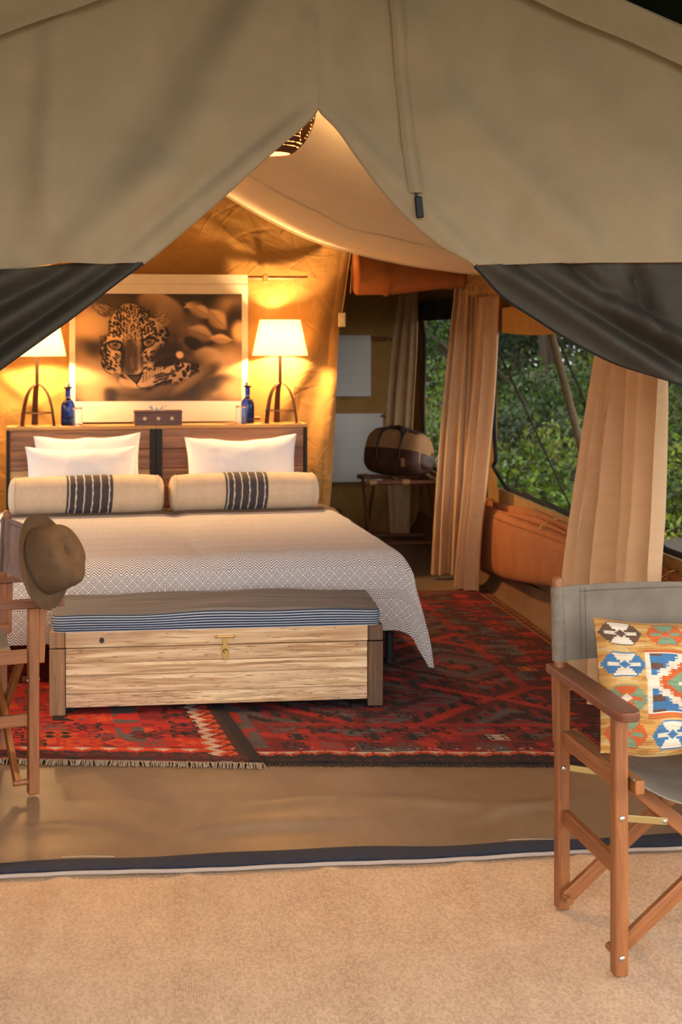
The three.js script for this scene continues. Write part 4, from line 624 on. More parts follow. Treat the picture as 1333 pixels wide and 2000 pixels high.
// ---------- director's chairs ----------
const hide = std({ map: sized(clothTex([116, 104, 88], 12, 201), .35, .35), roughness: .8, bumpMap: sized(weaveH, .06, .06), bumpScale: .0004 });
const hideBrown = std({ map: sized(clothTex([86, 56, 40], 20, 202), .35, .35), roughness: .6 });
const strapMetal = std({ color: rgb(196, 182, 128), roughness: .28, metalness: 1 });
function directorChair(label, pos, turn, cloth, seatCloth, over = 0) {
  const t = thing('director_chair', label, 'chair', pos, turn, 'wooden folding director chairs');
  const X = .26, Z = .2;
  for (const sx of [-1, 1]) for (const sz of [-1, 1]) {
    const l = obj('leg', box(.034, .612, .036, sx * X, .306 + .001, sz * Z, .005, 1), M.teak, t);
    const b = []; for (const [y, f] of [[.045, 1], [.375, 1]]) { const g = new THREE.SphereGeometry(.0075, 12, 8); g.scale(1, 1, .5); g.translate(sx * X, y, sz * (Z + .0185)); b.push(g); if (sz < 0) { const q = g.clone(); q.translate(0, 0, 2 * .0185); b.push(q); } }
    obj('bolt', b[0], M.steel, l); for (const q of b.slice(1)) obj('bolt', q, M.steel, l);
  }
  for (const sx of [-1, 1]) {
    const s = new THREE.Shape(), hw = .027; s.moveTo(-hw, -.245 - over); s.lineTo(hw, -.245 - over); s.lineTo(hw + .002, .235); s.quadraticCurveTo(hw, .268, 0, .27); s.quadraticCurveTo(-hw, .268, -hw - .002, .235); s.closePath();
    const g = new THREE.ExtrudeGeometry(s, { depth: .017, bevelEnabled: true, bevelSize: .003, bevelThickness: .003, bevelSegments: 3, curveSegments: 10 }); g.rotateX(Math.PI / 2); g.translate(sx * (X - .002), .635, 0); g.scale(1, 1, 1);
    obj('armrest', boxUV(g, 2, sx), M.teakDark, t);
    obj('side_rail', box(.02, .042, 2 * Z - .036, sx * (X - .006), .452, 0, .003, 2), M.teak, t);
    obj('side_rail', box(.02, .04, 2 * Z - .036, sx * (X - .006), .245, 0, .003, 2), M.teak, t);
    obj('seat_rail', box(.024, .034, .46, sx * (X - .036), .452, .01, .004, 2), M.teak, t);
    obj('back_bracket', bar([sx * (X + .006), .61, -Z - .03], [sx * (X + .004), .43, -Z - .024], .024, .02, .004, V(1, 0, 0)), M.teak, t);
    obj('back_upright', [rod([sx * (X + .006), .636, -Z - .005], [sx * (X + .006), .862, -Z - .02], .0135, 16), new THREE.SphereGeometry(.0135, 14, 8).translate(sx * (X + .006), .862, -Z - .02)], M.teak, t);
  }
  // crossed legs in front and rear planes
  for (const sz of [-1, 1]) {
    obj('cross_leg', bar([-X, .04, sz * (Z - .03)], [X - .04, .442, sz * (Z - .03)], .036, .02, .004), M.teak, t);
    obj('cross_leg', bar([X, .04, sz * (Z - .052)], [-X + .04, .442, sz * (Z - .052)], .036, .02, .004), M.teak, t);
    for (const sx of [-1, 1]) {
      obj('foot_dowel', rod([sx * X, .042, sz * (Z - .065)], [sx * X, .042, sz * (Z - .015)], .01), M.teak, t);
      const st = obj('strap_brace', bar([sx * (X - .004), .372, sz * (Z + .004) - (sz > 0 ? .0 : .0)], [sx * (X - .125), .352, sz * (Z - .008)], .017, .0025, .001), strapMetal, t);
      const bo = new THREE.SphereGeometry(.006, 10, 8); bo.scale(1, 1, .5); bo.translate(sx * (X - .118), .354, sz * (Z - .005) ); obj('bolt', bo, M.steel, st);
    }
  }
  const sag = (a) => .447 - .085 * (1 - a * a);
  obj('seat', thick(30, 24, (s, u) => { const a = s * 2 - 1; return [a * (X - .02), sag(a) + .02 + .004 * fbm(s * 4, u * 4, 203, 2), lerp(-.2, .235, u)]; }, .004, (s, u) => [s * .5, u * .43]), seatCloth, t);
  const bk = [];
  const path = (s) => { const a = s * 2 - 1; return [a * (X + .01), -Z - .018 - .022 * (1 - a * a) + .015]; };
  const back = obj('back', thick(40, 12, (s, u) => { const [x, z] = path(s), e = Math.abs(s * 2 - 1); return [x, lerp(.652, .848, u) + .003 * Math.sin(s * 5), z + (e > .93 ? -.0 : 0) - .008 * (u - .5) + .004 * (fbm(s * 5, u * 3, 204, 2) - .5)]; }, .004, (s, u) => [s * .54, u * .2]), cloth, t);
  for (const sx of [-1, 1]) { const g = new THREE.CylinderGeometry(.018, .018, .194, 20, 1, true); g.rotateX(-.066); g.translate(sx * (X + .006), .75, -Z - .0125); obj('sleeve', g, cloth, back); }
  const st = []; for (const x of [-.205, -.19, .19, .205]) for (let k = 0; k < 26; k++) { const g = new THREE.BoxGeometry(.0016, .0042, .001); const s = (x / (X + .01) + 1) / 2, [, z] = path(s); g.translate(x, .66 + k * .0072, z + .004 - .008 * ((.66 + k * .0072 - .652) / .196 - .5)); st.push(g); }
  for (let k = 0; k < 60; k++) { const x = -.2 + k * .4 / 60, s = (x / (X + .01) + 1) / 2, [, z] = path(s); const g = new THREE.BoxGeometry(.0042, .0016, .001); g.translate(x, .834, z + .002 - .0035); st.push(g); }
  const sg = obj('stitching', st, std({ color: rgb(70, 60, 50) }), back); sg.userData.kind = 'stuff';
  return t;
}
directorChair('wooden director chair with grey canvas holding the patterned cushion at the right edge', [1.287, .002, -3.489], .0725, hide, hide);
directorChair('wooden director chair with brown back cut by the left edge, a hat on it', [-.74, .01, -4.952], -1.255, hideBrown, hide, .05);
{ // kilim cushion
  const n = 110, C = { gold: [206, 152, 78], tan: [190, 130, 62], orange: [206, 96, 42], blue: [70, 116, 156], cream: [232, 212, 184], brown: [104, 74, 56], green: [126, 150, 112], sand: [214, 176, 112] };
  const g = Array.from({ length: n * n }, (_, k) => { const y = Math.floor(k / n), x = k % n, v = vnoise(x * .08, y * .5, 211); return v > .66 ? C.tan : v < .3 ? C.sand : C.gold; });
  const set = (x, y, c) => { x = Math.round(x); y = Math.round(y); if (x >= 0 && y >= 0 && x < n && y < n) g[y * n + x] = c; };
  const hexa = (cx, cy, w, h, out, inn, core) => { for (let y = -h; y <= h; y++) { const st = Math.floor(Math.abs(y) / 2) * 2, W = w * (1.06 - .5 * st / h); for (let x = -Math.floor(W); x <= W; x++) { const ax = Math.abs(x), ay = Math.abs(y); let c = out; const waist = 1.5 + st * .75; if (ax < waist && ay < h - .5) c = inn; if (ay < 2 && ax < W - 3) c = inn; if (ax + ay < 4) c = core; if (ax > W - 1.6) c = out; set(cx + x, cy + y, c); } } };
  // central square
  for (let y = 27; y < 83; y++) for (let x = 26; x < 84; x++) {
    const ax = Math.abs(x - 55), ay = Math.abs(y - 55), d = ax + Math.floor(ay / 2) * 2, z = mod(ay, 6) < 3 ? 0 : 2; let c = C.orange;
    if (d > 28 + z && ay < 24 && ax < 27) c = ay % 11 < 5 && ax > 18 ? C.brown : C.blue; else if (d > 21 + z && ay < 25) c = C.cream; else if (d > 16) c = C.orange; else if (d > 9) c = C.green; else if (mod(ax, 8) < 5 && mod(ay, 8) < 5) c = d < 5 ? C.brown : C.cream; else c = C.green;
    if (ay >= 25) c = C.orange; if (ay === 27) c = C.tan; set(x, y, c);
  }
  const ring = [[C.blue, C.cream, C.blue], [C.green, C.orange, C.cream], [C.brown, C.cream, C.brown], [C.orange, C.green, C.orange]];
  [[13, 96, 2], [41, 96, 3], [69, 96, 1], [97, 96, 2], [13, 69, 0], [13, 41, 1], [97, 69, 3], [97, 41, 0], [13, 14, 3], [41, 14, 0], [69, 14, 2], [97, 14, 1]].forEach(([x, y, k]) => hexa(x, y, 12, 10, ...ring[k]));
  const t = tex(n * 8, n * 8, (u, v, i, j) => { const jit = (hash(Math.floor(j / 3), i >> 4, 6) - .5) * .7, x = clamp(Math.floor(i / 8 + jit), 0, n - 1), y = Math.floor(j / 8), c = g[y * n + x], k = (.84 + .16 * Math.sin(j * Math.PI / 4) ** 2) * (.88 + .24 * fbm(u * 8, v * 60, 213, 3)); return [c[0] * k, c[1] * k, c[2] * k]; });
  const bmp = htex(64, 64, (u, v) => .5 + .5 * Math.sin(v * Math.PI * 2 * 4) * (.7 + .3 * Math.sin(u * 12.56)));
  const th = thing('kilim_cushion', 'square kilim cushion in gold, orange and blue leaning in the right director chair', 'cushion', [1.283, .618, -3.5], .04);
  const G = pillowGeo(.455, .345, .13, 215, .035).map((q) => { const uv = q.attributes.uv; for (let k = 0; k < uv.count; k++) uv.setXY(k, uv.getX(k) / .455, uv.getY(k) / .345); return q.toNonIndexed(); });
  const m = mergeGeometries(G); m.rotateZ(-.085); m.rotateX(-.42);
  obj('cover', m, std({ map: t, roughness: .95, bumpMap: sized(bmp, .06, .06), bumpScale: .001 }), th);
}
{ // felt hat resting on the left chair
  const felt = std({ map: sized(clothTex([92, 68, 42], 10, 221), .15, .15), roughness: .95 });
  const t = thing('felt_hat', 'brown felt hat with pinched crown tipped on its side on the left chair', 'hat', [-.438, .782, -4.70]);
  const q = new THREE.Quaternion().setFromUnitVectors(V(0, 1, 0), V(.84, .3, .45).normalize()); t.quaternion.copy(q).multiply(new THREE.Quaternion().setFromAxisAngle(V(0, 1, 0), 1.2));
  const prof = sp([[0, .098], [.2, .1], [.45, .097], [.7, .09], [.86, .078], [1, .054]]);
  const crown = (a, u) => {                                    // u 0 at the brim .. 1 at the rim of the top
    const fr = Math.cos(a), r = prof(u) * (1 + .14 * Math.abs(Math.cos(a)) ** 2) * (1 - .2 * smooth(.35, 1, u) * Math.exp(-((Math.abs(mod(a + Math.PI, 6.2832) - Math.PI) - .75) ** 2) / .12));
    return [Math.sin(a) * r,   .13 * Math.sin(u * Math.PI / 2) ** .92 * (1 + .06 * fr), Math.cos(a) * r];
  };
  obj('crown', [grid(72, 24, (s, u) => crown(s * 6.2832, u), (s, u) => [s * .6, u * .12]), grid(72, 14, (s, u) => { const p = crown(s * 6.2832, 1), k = 1 - u, d = .032 * Math.pow(1 - k, .7); return [p[0] * k, p[1] - d * Math.exp(-((p[0] * k) ** 2) / .0012) + .008 * Math.sin(k * Math.PI), p[2] * k]; }, (s, u, p) => [p[0], p[2]])], felt, t);
  obj('brim', thick(72, 10, (s, u) => { const a = s * 6.2832, r0 = prof(0) * (1 + .14 * Math.cos(a) ** 2), r = r0 + u * .052, k = u * u; return [Math.sin(a) * r, .004 + .012 * k * Math.abs(Math.sin(a)) - .02 * k * Math.cos(a) , Math.cos(a) * r]; }, .003, (s, u) => [s * .8, u * .07]), felt, t);
  t.scale.setScalar(.95);
  obj('hat_band', tube(Array.from({ length: 48 }, (_, i) => { const p = crown(i / 48 * 6.2832, .06); return [p[0] * 1.012, p[1] + .004, p[2] * 1.012]; }), .0035, 120, 6, true), std({ color: rgb(62, 44, 32), roughness: .7 }), t);
}

// ---------- curtains ----------
function curtain(label, L, Rr, y0, y1, pleats, amp, seed, wob = .4) {  // L, R: height -> [x, z] of the two side edges
  const t = thing('curtain', label, 'curtain', [0, 0, 0], 0, 'beige tent curtains');
  const r = rng(seed), ph = r() * 6;
  const f = (s, u) => {
    const y = lerp(y0, y1, u), a = L(y), b = Rr(y), dx = b[0] - a[0], dz = b[1] - a[1], n = Math.hypot(dx, dz) || 1, w = s + .05 * Math.sin(s * 9 + ph) + .02 * Math.sin(u * 3 + s * 4 + ph);
    const am = amp * (.6 + .4 * (1 - u)) * (.6 + .5 * Math.sin(s * 5 + ph) ** 2), q = Math.sin(w * pleats * 6.2832 + ph + wob * Math.sin(u * 3.1) + .5 * Math.sin(w * pleats * 6.2832)), d = am * q + am * .35 * Math.sin(w * pleats * 3.1 + 2 * ph + u * 2);
    return [a[0] + dx * s - dz / n * d, y, a[1] + dz * s + dx / n * d];
  };
  obj('cloth', thick(pleats * 22, 50, f, .0025, (s, u) => [s * pleats * .12, lerp(y0, y1, u)]), M.curtain, t);
  obj('heading', thick(pleats * 16, 3, (s, u) => { const p = f(s, lerp(.955, 1, u)); return [p[0] - .003, p[1], p[2] + .003]; }, .004, (s, u) => [s, u * .08]), M.curtain, t);
  return t;
}
const lin = (pts) => { const X = sp(pts.map((p) => [p[0], p[1]])), Z = sp(pts.map((p) => [p[0], p[2]])); return (y) => [X(y), Z(y)]; };
curtain('dim beige curtain in the far corner behind the duffel bag', lin([[0, 1.6, -10.62], [.8, 1.575, -10.66], [1.4, 1.62, -10.7], [1.9, 1.7, -10.74]]), lin([[0, 1.735, -10.5], [.8, 1.755, -10.5], [1.4, 1.79, -10.52], [1.9, 1.805, -10.56]]), .03, 1.9, 3, .028, 231);
curtain('narrow orange lit curtain at the doorway, rear one of the overlapping pair', lin([[0, 1.575, -8.74], [.5, 1.6, -8.73], [1.2, 1.65, -8.7], [1.86, 1.72, -8.68]]), lin([[0, 1.80, -8.72], [.5, 1.82, -8.7], [1.2, 1.84, -8.68], [1.86, 1.85, -8.66]]), .035, 1.84, 4, .034, 232);
curtain('orange lit curtain at the doorway, front one of the overlapping pair', lin([[0, 1.64, -8.46], [.4, 1.67, -8.42], [.9, 1.71, -8.4], [1.4, 1.765, -8.38], [1.77, 1.805, -8.36]]), lin([[0, 1.755, -8.2], [.3, 1.765, -8.16], [.7, 1.80, -8.12], [1.2, 1.845, -8.12], [1.77, 1.875, -8.16]]), .02, 1.755, 4, .045, 233);
curtain('wide pale curtain between the two near windows, behind the right director chair', lin([[0, 1.74, -6.36], [.36, 1.76, -6.39], [.7, 1.8, -6.41], [1.18, 1.84, -6.31], [1.44, 1.875, -6.27], [1.7, 1.9, -6.2]]), lin([[0, 1.76, -5.12], [.58, 1.765, -5.14], [.85, 1.8, -5.19], [1.23, 1.84, -5.29], [1.4, 1.875, -5.4], [1.7, 1.9, -5.45]]), .02, 1.68, 8, .075, 234, .2);
// rolled and folded canvas flaps
{
  const flapRoll = (label, z0, z1, top, bot, bulge, seed) => {
    const t = thing('canvas_flap', label, 'window flap', [0, 0, 0], 0, 'folded window flaps along the side wall');
    const bz = pl([[-9, .6], [-8.1, .7], [-7.6, 1], [-6.7, 1], [-6.2, .6]]), c = (s, a) => { const z = lerp(z0, z1, s), yt = top(z), yb = bot(z), cy = (yt + yb) / 2, hy = (yt + yb) / 2 - yb, n = 1 + .1 * (fbm(s * 8, a, seed, 3) - .5); const ca = Math.cos(a), sa = Math.sin(a); return [wx(z) - .012 - bulge * .5 * bz(z) - Math.sign(ca) * Math.abs(ca) ** .5 * bulge * .5 * n * bz(z) - .012 * Math.sin(s * 9) * Math.max(0, ca), cy + Math.sign(sa) * Math.abs(sa) ** .55 * hy, z]; };
    obj('folded_canvas', [grid(70, 36, (s, u) => c(s, u * 6.2832), (s, u) => [s * (z1 - z0), u * .7]), ...[0, 1].map((e) => grid(4, 36, (s, u) => { const p = c(e, u * 6.2832), z = e ? z1 : z0; return [lerp(p[0], wx(z) - .012 - bulge * .5 * bz(z), s), lerp(p[1], (top(z) + bot(z)) / 2, s), z]; }, (s, u) => [s * .1, u * .7]))], M.flap, t);
    const lip = (k, dx, dy) => thick(70, 6, (s, u) => { const z = lerp(z0 + .03, z1 - .03, s), yt = top(z); return [wx(z) - .02 - dx - .012 * Math.sin(s * 7 + k) * u, yt - .055 + dy * u + .01 * Math.sin(s * 12 + k) * u, z]; }, .006, (s, u) => [s * (z1 - z0), u * .1]);
    obj('inner_fold', lip(1, bulge * .45, .07), M.flap, t); obj('inner_fold', lip(2, bulge * .12, .095), M.flap, t);
    obj('hem', tube(Array.from({ length: 50 }, (_, i) => { const s = lerp(.02, .98, i / 49); const p = c(s, Math.PI * .22); return [p[0], p[1] + .004, p[2]]; }), .005, 120, 6), M.flap, t);
    for (const s of [.2, .66, .9]) { const z = lerp(z0, z1, s), x = wx(z) - .02 - bulge * .55, y = top(z) + .012; obj('wire_hook', [tube([[x + .06, y + .03, z], [x + .03, y + .035, z + .012], [x - .0, y + .015, z], [x - .028, y - .012, z - .01], [x - .02, y - .03, z], [x - .03, y - .035, z + .012]], .0025, 30, 6), tube([[x + .02, y + .02, z - .012], [x, y + .004, z + .016], [x - .02, y - .02, z - .014]], .0022, 20, 6)], M.brass, t); }
    return t;
  };
  flapRoll('long folded orange brown canvas flap under the middle window', -8.95, -6.1, pl([[-8.62, .485], [-6.9, .55], [-6.1, .57]]), pl([[-8.62, .1], [-8.0, .13], [-6.9, .27], [-6.1, .3]]), .14, 241);
  flapRoll('folded brown canvas flap under the near window behind the right chair', -5.75, -4.3, () => .54, () => .3, .1, 242);
  const t = thing('door_roll', 'rolled up ochre canvas door hanging above the doorway to the dressing area', 'door flap');
  const yb = pl([[1.05, 1.768], [1.3, 1.772], [1.6, 1.808], [1.755, 1.815]]), yt = pl([[1.05, 2.07], [1.3, 2.02], [1.6, 1.965], [1.755, 1.92]]);
  const R = (s, a) => { const x = lerp(1.062, 1.755, s), b = yb(x), h = (yt(x) - b) / 2, n = 1 + .1 * (fbm(s * 6, a * .8, 243, 3) - .5), ed = Math.sqrt(clamp(Math.min(s, 1 - s) / .03)); return [x, b + h + Math.sin(a) * h * (.8 + .2 * ed), -8.54 + Math.cos(a) * (.07 + h * .3) * n * (.6 + .4 * ed)]; };
  obj('rolled_canvas', [grid(60, 36, (s, u) => R(s, u * 6.2832), (s, u) => [s * .7, u * .6]), ...[0, 1].map((e) => grid(4, 36, (s, u) => { const p = R(e, u * 6.2832), x = lerp(1.062, 1.755, e), cy = (yb(x) + yt(x)) / 2; return [p[0], lerp(p[1], cy, s), lerp(p[2], -8.54, s)]; }))], M.flap, t);
  for (const s of [.26, .83]) obj('strap', [grid(2, 36, (q, u) => { const p = R(s + q * .045, u * 6.2832); const cy = (yb(p[0]) + yt(p[0])) / 2; return [p[0], (p[1] - cy) * 1.07 + cy, (p[2] + 8.54) * 1.1 - 8.54]; }), tube([[1.062 + .693 * (s + .022), yt(1.062 + .693 * s) - .09, -8.37], [1.062 + .693 * (s + .022) + .012, yt(1.062 + .693 * s) - .07, -8.36], [1.062 + .693 * (s + .022) - .012, yt(1.062 + .693 * s) - .05, -8.36]], .0025, 20, 6)], M.flap, t);
}
{ // net pelmet of knotted cords above the middle window
  const g = [], X = (z) => 1.75, z0 = -8.5, z1 = -7.2, yb = (z) => 1.767 - (z + 8.5) * .024, yt = 1.9, r = rng(251);
  for (let k = 0; k < 24; k++) { const z = lerp(z0, z1, k / 24), d = .11, j = () => (r() - .5) * .012, B = yb(z); for (const s of [-1, 1]) { g.push(tube([[X(z), yt, z], [X(z) + .008 * s, lerp(yt, B, .3) + j(), z + s * d * .5 + j()], [X(z), lerp(yt, B, .62) + j(), z + j()], [X(z) - .006 * s, B + .005, z + s * d * .5]], .0016, 12, 5)); g.push(tube([[X(z), lerp(yt, B, .62), z], [X(z) - .012, B + .03 + j(), z + j() * 3], [X(z) - .016, B - .004 + j() * 2, z + j() * 5]], .0011, 6, 4)); } }
  const t = thing('net_pelmet', 'knotted cord net edging hanging above the middle window', 'net', [0, 0, 0]);
  const m = obj('cord_net', g, std({ color: rgb(206, 164, 112), roughness: .9 }), t); m.userData.kind = 'stuff';
  obj('rail', [rod([X(z0), yb(z0), z0], [X(z1), yb(z1), z1], .0025, 8), rod([X(z0), yt, z0], [X(z1), yt, z1], .006, 8)], M.rail, t);
}
// ---------- dressing area beyond the partition ----------
{
  const rails = [[1.503, 1.05, 1.72], [.9, 1.02, 1.68]];
  for (const [y, a, b] of rails) { const t = thing('towel_rail', y > 1 ? 'upper wooden towel rail on the back wall' : 'lower wooden towel rail on the back wall', 'towel rail', [0, 0, 0], 0, 'wooden towel rails'); obj('rod', rod([a, y, -10.89], [b, y, -10.89], .012), M.rail, t); for (const x of [a + .05, b - .1]) obj('bracket', rod([x, y, -10.945], [x, y, -10.872], .018), M.teakDark, t); }
  const towel = (label, a, b, y0, y1, z, seed) => { const t = thing('towel', label, 'towel', [0, 0, 0], 0, 'white towels'); const w = (x, y) => .005 * (fbm(x * 6, y * 6, seed, 3) - .5) ; obj('towel_cloth', thick(24, 40, (s, u) => { const x = lerp(a, b, s), k = u * 2 - 1, y = y1 + .016 - Math.abs(k) * (y1 - y0) - (Math.abs(k) < .05 ? .0 : 0), zz = z + Math.sign(k) * .016 * Math.min(1, Math.abs(k) * 12); return [x, y - (k < 0 ? -.01 * Math.abs(k) : 0), zz + w(x, y) * .6 + (k > 0 ? .003 : 0)]; }, .006, (s, u) => [s * .4, u]), M.towel, t); return t; };
  towel('folded white towel hanging on the upper rail above the other towel', 1.12, 1.49, 1.045, 1.508, -10.89, 261);
  towel('larger white towel hanging on the lower rail behind the duffel bag', 1.08, 1.582, .385, .905, -10.89, 262);
  const t = thing('luggage_rack', 'folding dark wooden luggage rack carrying the duffel bag', 'luggage rack', [1.62, 0, -10.22]);
  const top = .482, hx = .27, hz = .235;
  for (const s of [-1, 1]) obj('top_rail', rod([-hx - .02, top, s * hz], [hx + .02, top, s * hz], .016), M.rail, t);
  for (const x of [-hx + .03, hx - .03]) { obj('leg', bar([x - .012, .012, hz], [x - .012, top, -hz], .034, .018, .003, V(1, 0, 0)), M.rail, t); obj('leg', bar([x + .012, .012, -hz], [x + .012, top, hz], .034, .018, .003, V(1, 0, 0)), M.rail, t); }
  for (const s of [-1, 1]) obj('lower_rail', box(2 * hx - .06, .022, .03, 0, .05, s * (hz - .035), .003, 0), M.rail, t);
  for (const x of [-.235, 0, .235]) obj('strap', [thick(2, 16, (s, u) => [x + (s - .5) * .05, top + .0185 - .008 * Math.sin(u * Math.PI), lerp(-hz, hz, u)], .003), ...[-1, 1].map((q) => { const c = new THREE.CylinderGeometry(.0185, .0185, .05, 16); c.rotateZ(Math.PI / 2); c.translate(x, top, q * hz); return c; })], std({ color: rgb(176, 128, 78), roughness: .7 }), t);
  const bag = thing('duffel_bag', 'tan canvas duffel bag with brown leather base on the luggage rack', 'bag', [1.605, .505, -10.2], -.8);
  const tan = std({ map: sized(clothTex([176, 128, 82], 12, 271), .2, .2), roughness: .9, bumpMap: sized(creases, .4, .4), bumpScale: .006 }), lea = std({ map: sized(clothTex([84, 54, 40], 16, 272), .2, .2), roughness: .5, bumpMap: sized(creases, .4, .4), bumpScale: .004 }), dk = std({ color: rgb(38, 28, 26), roughness: .6 });
  const body = (s, a, k = 1) => { const q = s * 2 - 1, e = Math.pow(1 - Math.abs(q) ** 6, .25), w = .15 * e, ca = Math.cos(a), sa = Math.sin(a), h = .165 * (1 - .1 * Math.abs(q)) * e, y = .165 + Math.sign(sa) * Math.abs(sa) ** .75 * h * (sa > 0 ? 1.12 - .1 * q : .99); return [q * .255, Math.max(.002, y * k + (1 - k) * .165), (Math.sign(ca) * Math.abs(ca) ** .7 * w * (1 - .32 * clamp((y - .1) / .24)) + .008 * (fbm(s * 6, a, 273, 3) - .5)) * k]; };
  const cap = (e) => grid(8, 48, (s, u) => { const p = body(e, u * 6.2832), d = Math.sign(e - .5); return [p[0] + d * .014 * Math.sin(s * Math.PI / 2), lerp(p[1], .165, s), lerp(p[2], 0, s)]; }, (s, u) => [s * .1, u * .3]);
  obj('body', [grid(50, 48, (s, u) => body(lerp(.001, .999, s), u * 6.2832), (s, u) => [s * .5, u * .9]), cap(.001), cap(.999)], tan, bag);
  const pocket = obj('end_pocket', grid(10, 48, (s, u) => { const p = body(.955, u * 6.2832), k = 1 - s; return [.2 + .072 * Math.sin(Math.min(1, s * 1.6) * Math.PI / 2), lerp(.11, Math.min(p[1], .215), k), p[2] * k * 1.02]; }, (s, u) => [s * .2, u * .5]), lea, bag); pocket.userData.label = 'dark leather end pocket';
  obj('leather_base', grid(50, 40, (s, u) => { const p = body(lerp(.02, .98, s), Math.PI * lerp(.94, 2.06, u)); return [p[0] * 1.015, p[1], p[2] * 1.02]; }, (s, u) => [s * .5, u * .5]), lea, bag);
  for (const q of [.3, .7]) { const g = []; for (let i = 0; i <= 30; i++) { const p = body(q, lerp(-.1, Math.PI + .1, i / 30)); g.push([p[0], p[1] + .003, p[2] * 1.03]); } obj('strap', tube(g, .008, 60, 6), dk, bag); }
  for (const sz of [-1, 1]) obj('handle', tube([[-.1, .23, sz * .115], [-.09, .32, sz * .09], [-.04, .362, sz * .04 + .01], [.02, .358, sz * .02 + .015], [.08, .32, sz * .07], [.1, .23, sz * .115]], .008, 40, 8), dk, bag);
  obj('zip_flap', thick(24, 8, (s, u) => { const p = body(lerp(.12, .88, s), Math.PI * lerp(.4, .6, u)); return [p[0], p[1] + .006, p[2]]; }, .004), lea, bag);
  const tagm = box(.03, .06, .006, .14, .12, .148, .002, 1); obj('luggage_tag', tagm, tan, bag);
  const bk = thing('waste_basket', 'small dark rimmed woven basket on the floor behind the partition edge', 'basket', [1.075, .004, -10.3]);
  obj('basket', lathe([[0, .004], [.085, .004], [.1, .02], [.115, .24], [.108, .24], [.095, .02], [0, .012]]), std({ map: sized(clothTex([120, 92, 62], 30, 274), .06, .06), roughness: .95 }), bk); obj('rim', new THREE.TorusGeometry(.112, .011, 10, 40).rotateX(Math.PI / 2).translate(0, .243, 0), dk, bk);
  const sw = thing('light_switch', 'white inline light switch hanging on a cord at the partition edge', 'switch', [.995, 1.62, -8.545]);
  obj('case', box(.044, .086, .022, 0, 0, 0, .006, 1), std({ color: rgb(226, 206, 170), roughness: .4 }), sw); obj('rocker', box(.014, .026, .006, .002, -.004, .013, .002, 1), std({ color: rgb(236, 222, 196), roughness: .4 }), sw);
  obj('cord', tube([[.0, .043, 0], [.018, .16, -.002], [.045, .36, -.0], [.06, .44, .0]], .0035, 30, 6), std({ color: rgb(190, 150, 96) }), sw);
}
// ---------- pendant ----------
{
  const n = 512, c = document.createElement('canvas'); c.width = n * 2; c.height = n; const x = c.getContext('2d'); x.fillStyle = '#fff'; x.fillRect(0, 0, n * 2, n); x.fillStyle = '#000';
  const dot = (u, v0, r) => { const v = .06 + (v0 - .2) * .95; x.beginPath(); x.ellipse(u * n * 2, (1 - v) * n, r * 1.15, r * 1.05, 0, 0, 7); x.fill(); };
  for (let k = 0; k < 12; k++) { const u0 = k / 12, u1 = (k + 1) / 12; for (const v of [.22, .26, .5, .54, .78]) for (let i = 0; i < 8; i++) dot(lerp(u0, u1, i / 8), v, 4.2); for (let i = 0; i < 12; i++) { dot(lerp(u0, u1, i / 12), lerp(.27, .5, i / 12), 4.2); dot(lerp(u0, u1, i / 12), lerp(.5, .27, i / 12), 4.2); dot(lerp(u0, u1, i / 12), lerp(.55, .77, i / 12), 4.2); dot(lerp(u0, u1, i / 12), lerp(.77, .55, i / 12), 4.2); } for (let i = 0; i < 26; i++) dot(u0 + (i % 5 + .5) / 5 / 12 * .5 + .02, .32 + Math.floor(i / 5) * .03, 2.8); for (let i = 0; i < 20; i++) dot(u0 + (i % 5) / 5 / 12 * .5 + .02, .58 + Math.floor(i / 5) * .035, 2.8); }
  const a = new THREE.CanvasTexture(c); finish(a, false);
  const gourd = std({ map: sized(clothTex([96, 54, 28], 14, 281), .3, .3), roughness: .5, alphaMap: a, alphaTest: .5 });
  const t = thing('pendant_lamp', 'perforated gourd pendant lamp glowing behind the tip of the tent opening', 'lamp', [.285, 2.235, -4.5]);
  const R = .155, oa = Math.asin(.075 / R);
  obj('shade', thick(72, 36, (s, u) => { const th = Math.PI - oa - u * (Math.PI - oa - .12), q = s * 6.2832; return [Math.sin(q) * Math.sin(th) * R, Math.cos(th) * R * 1.06, Math.cos(q) * Math.sin(th) * R]; }, .004), gourd, t);
  const b = obj('bulb', new THREE.SphereGeometry(.028, 18, 12).translate(0, -.03, 0), bulbMat, t); b.castShadow = false;
  obj('cord', [rod([0, .02, 0], [0, .54, 0], .004), rod([0, -.005, 0], [0, .05, 0], .016)], M.black, t);
  const l = new THREE.PointLight(warm, PENDANT); l.position.set(0, -.03, 0); l.castShadow = true; l.shadow.radius = 1.4; t.add(l);
}
{ // shaded lantern on the left wall, outside the frame: it warms the bed, the right wall and the curtains
  const t = thing('wall_lantern', 'shaded lantern hanging on the left tent wall beside the bed', 'lamp', [-1.12, 1.68, -5.6]);
  obj('shade', thick(48, 6, (s, u) => { const a = s * 6.2832, r = lerp(.07, .12, u); return [Math.sin(a) * r, lerp(.1, -.1, u), Math.cos(a) * r]; }, .0025), shadeMat, t);
  const b = obj('bulb', new THREE.SphereGeometry(.028, 18, 12), bulbMat, t); b.castShadow = false;
  obj('bracket', tube([[-.19, .2, 0], [-.1, .24, 0], [0, .2, 0], [0, .03, 0]], .006, 24, 8), M.iron, t);
  const l = new THREE.PointLight(warm, LANTERN); l.castShadow = true; l.shadow.radius = 1.4; t.add(l);
}
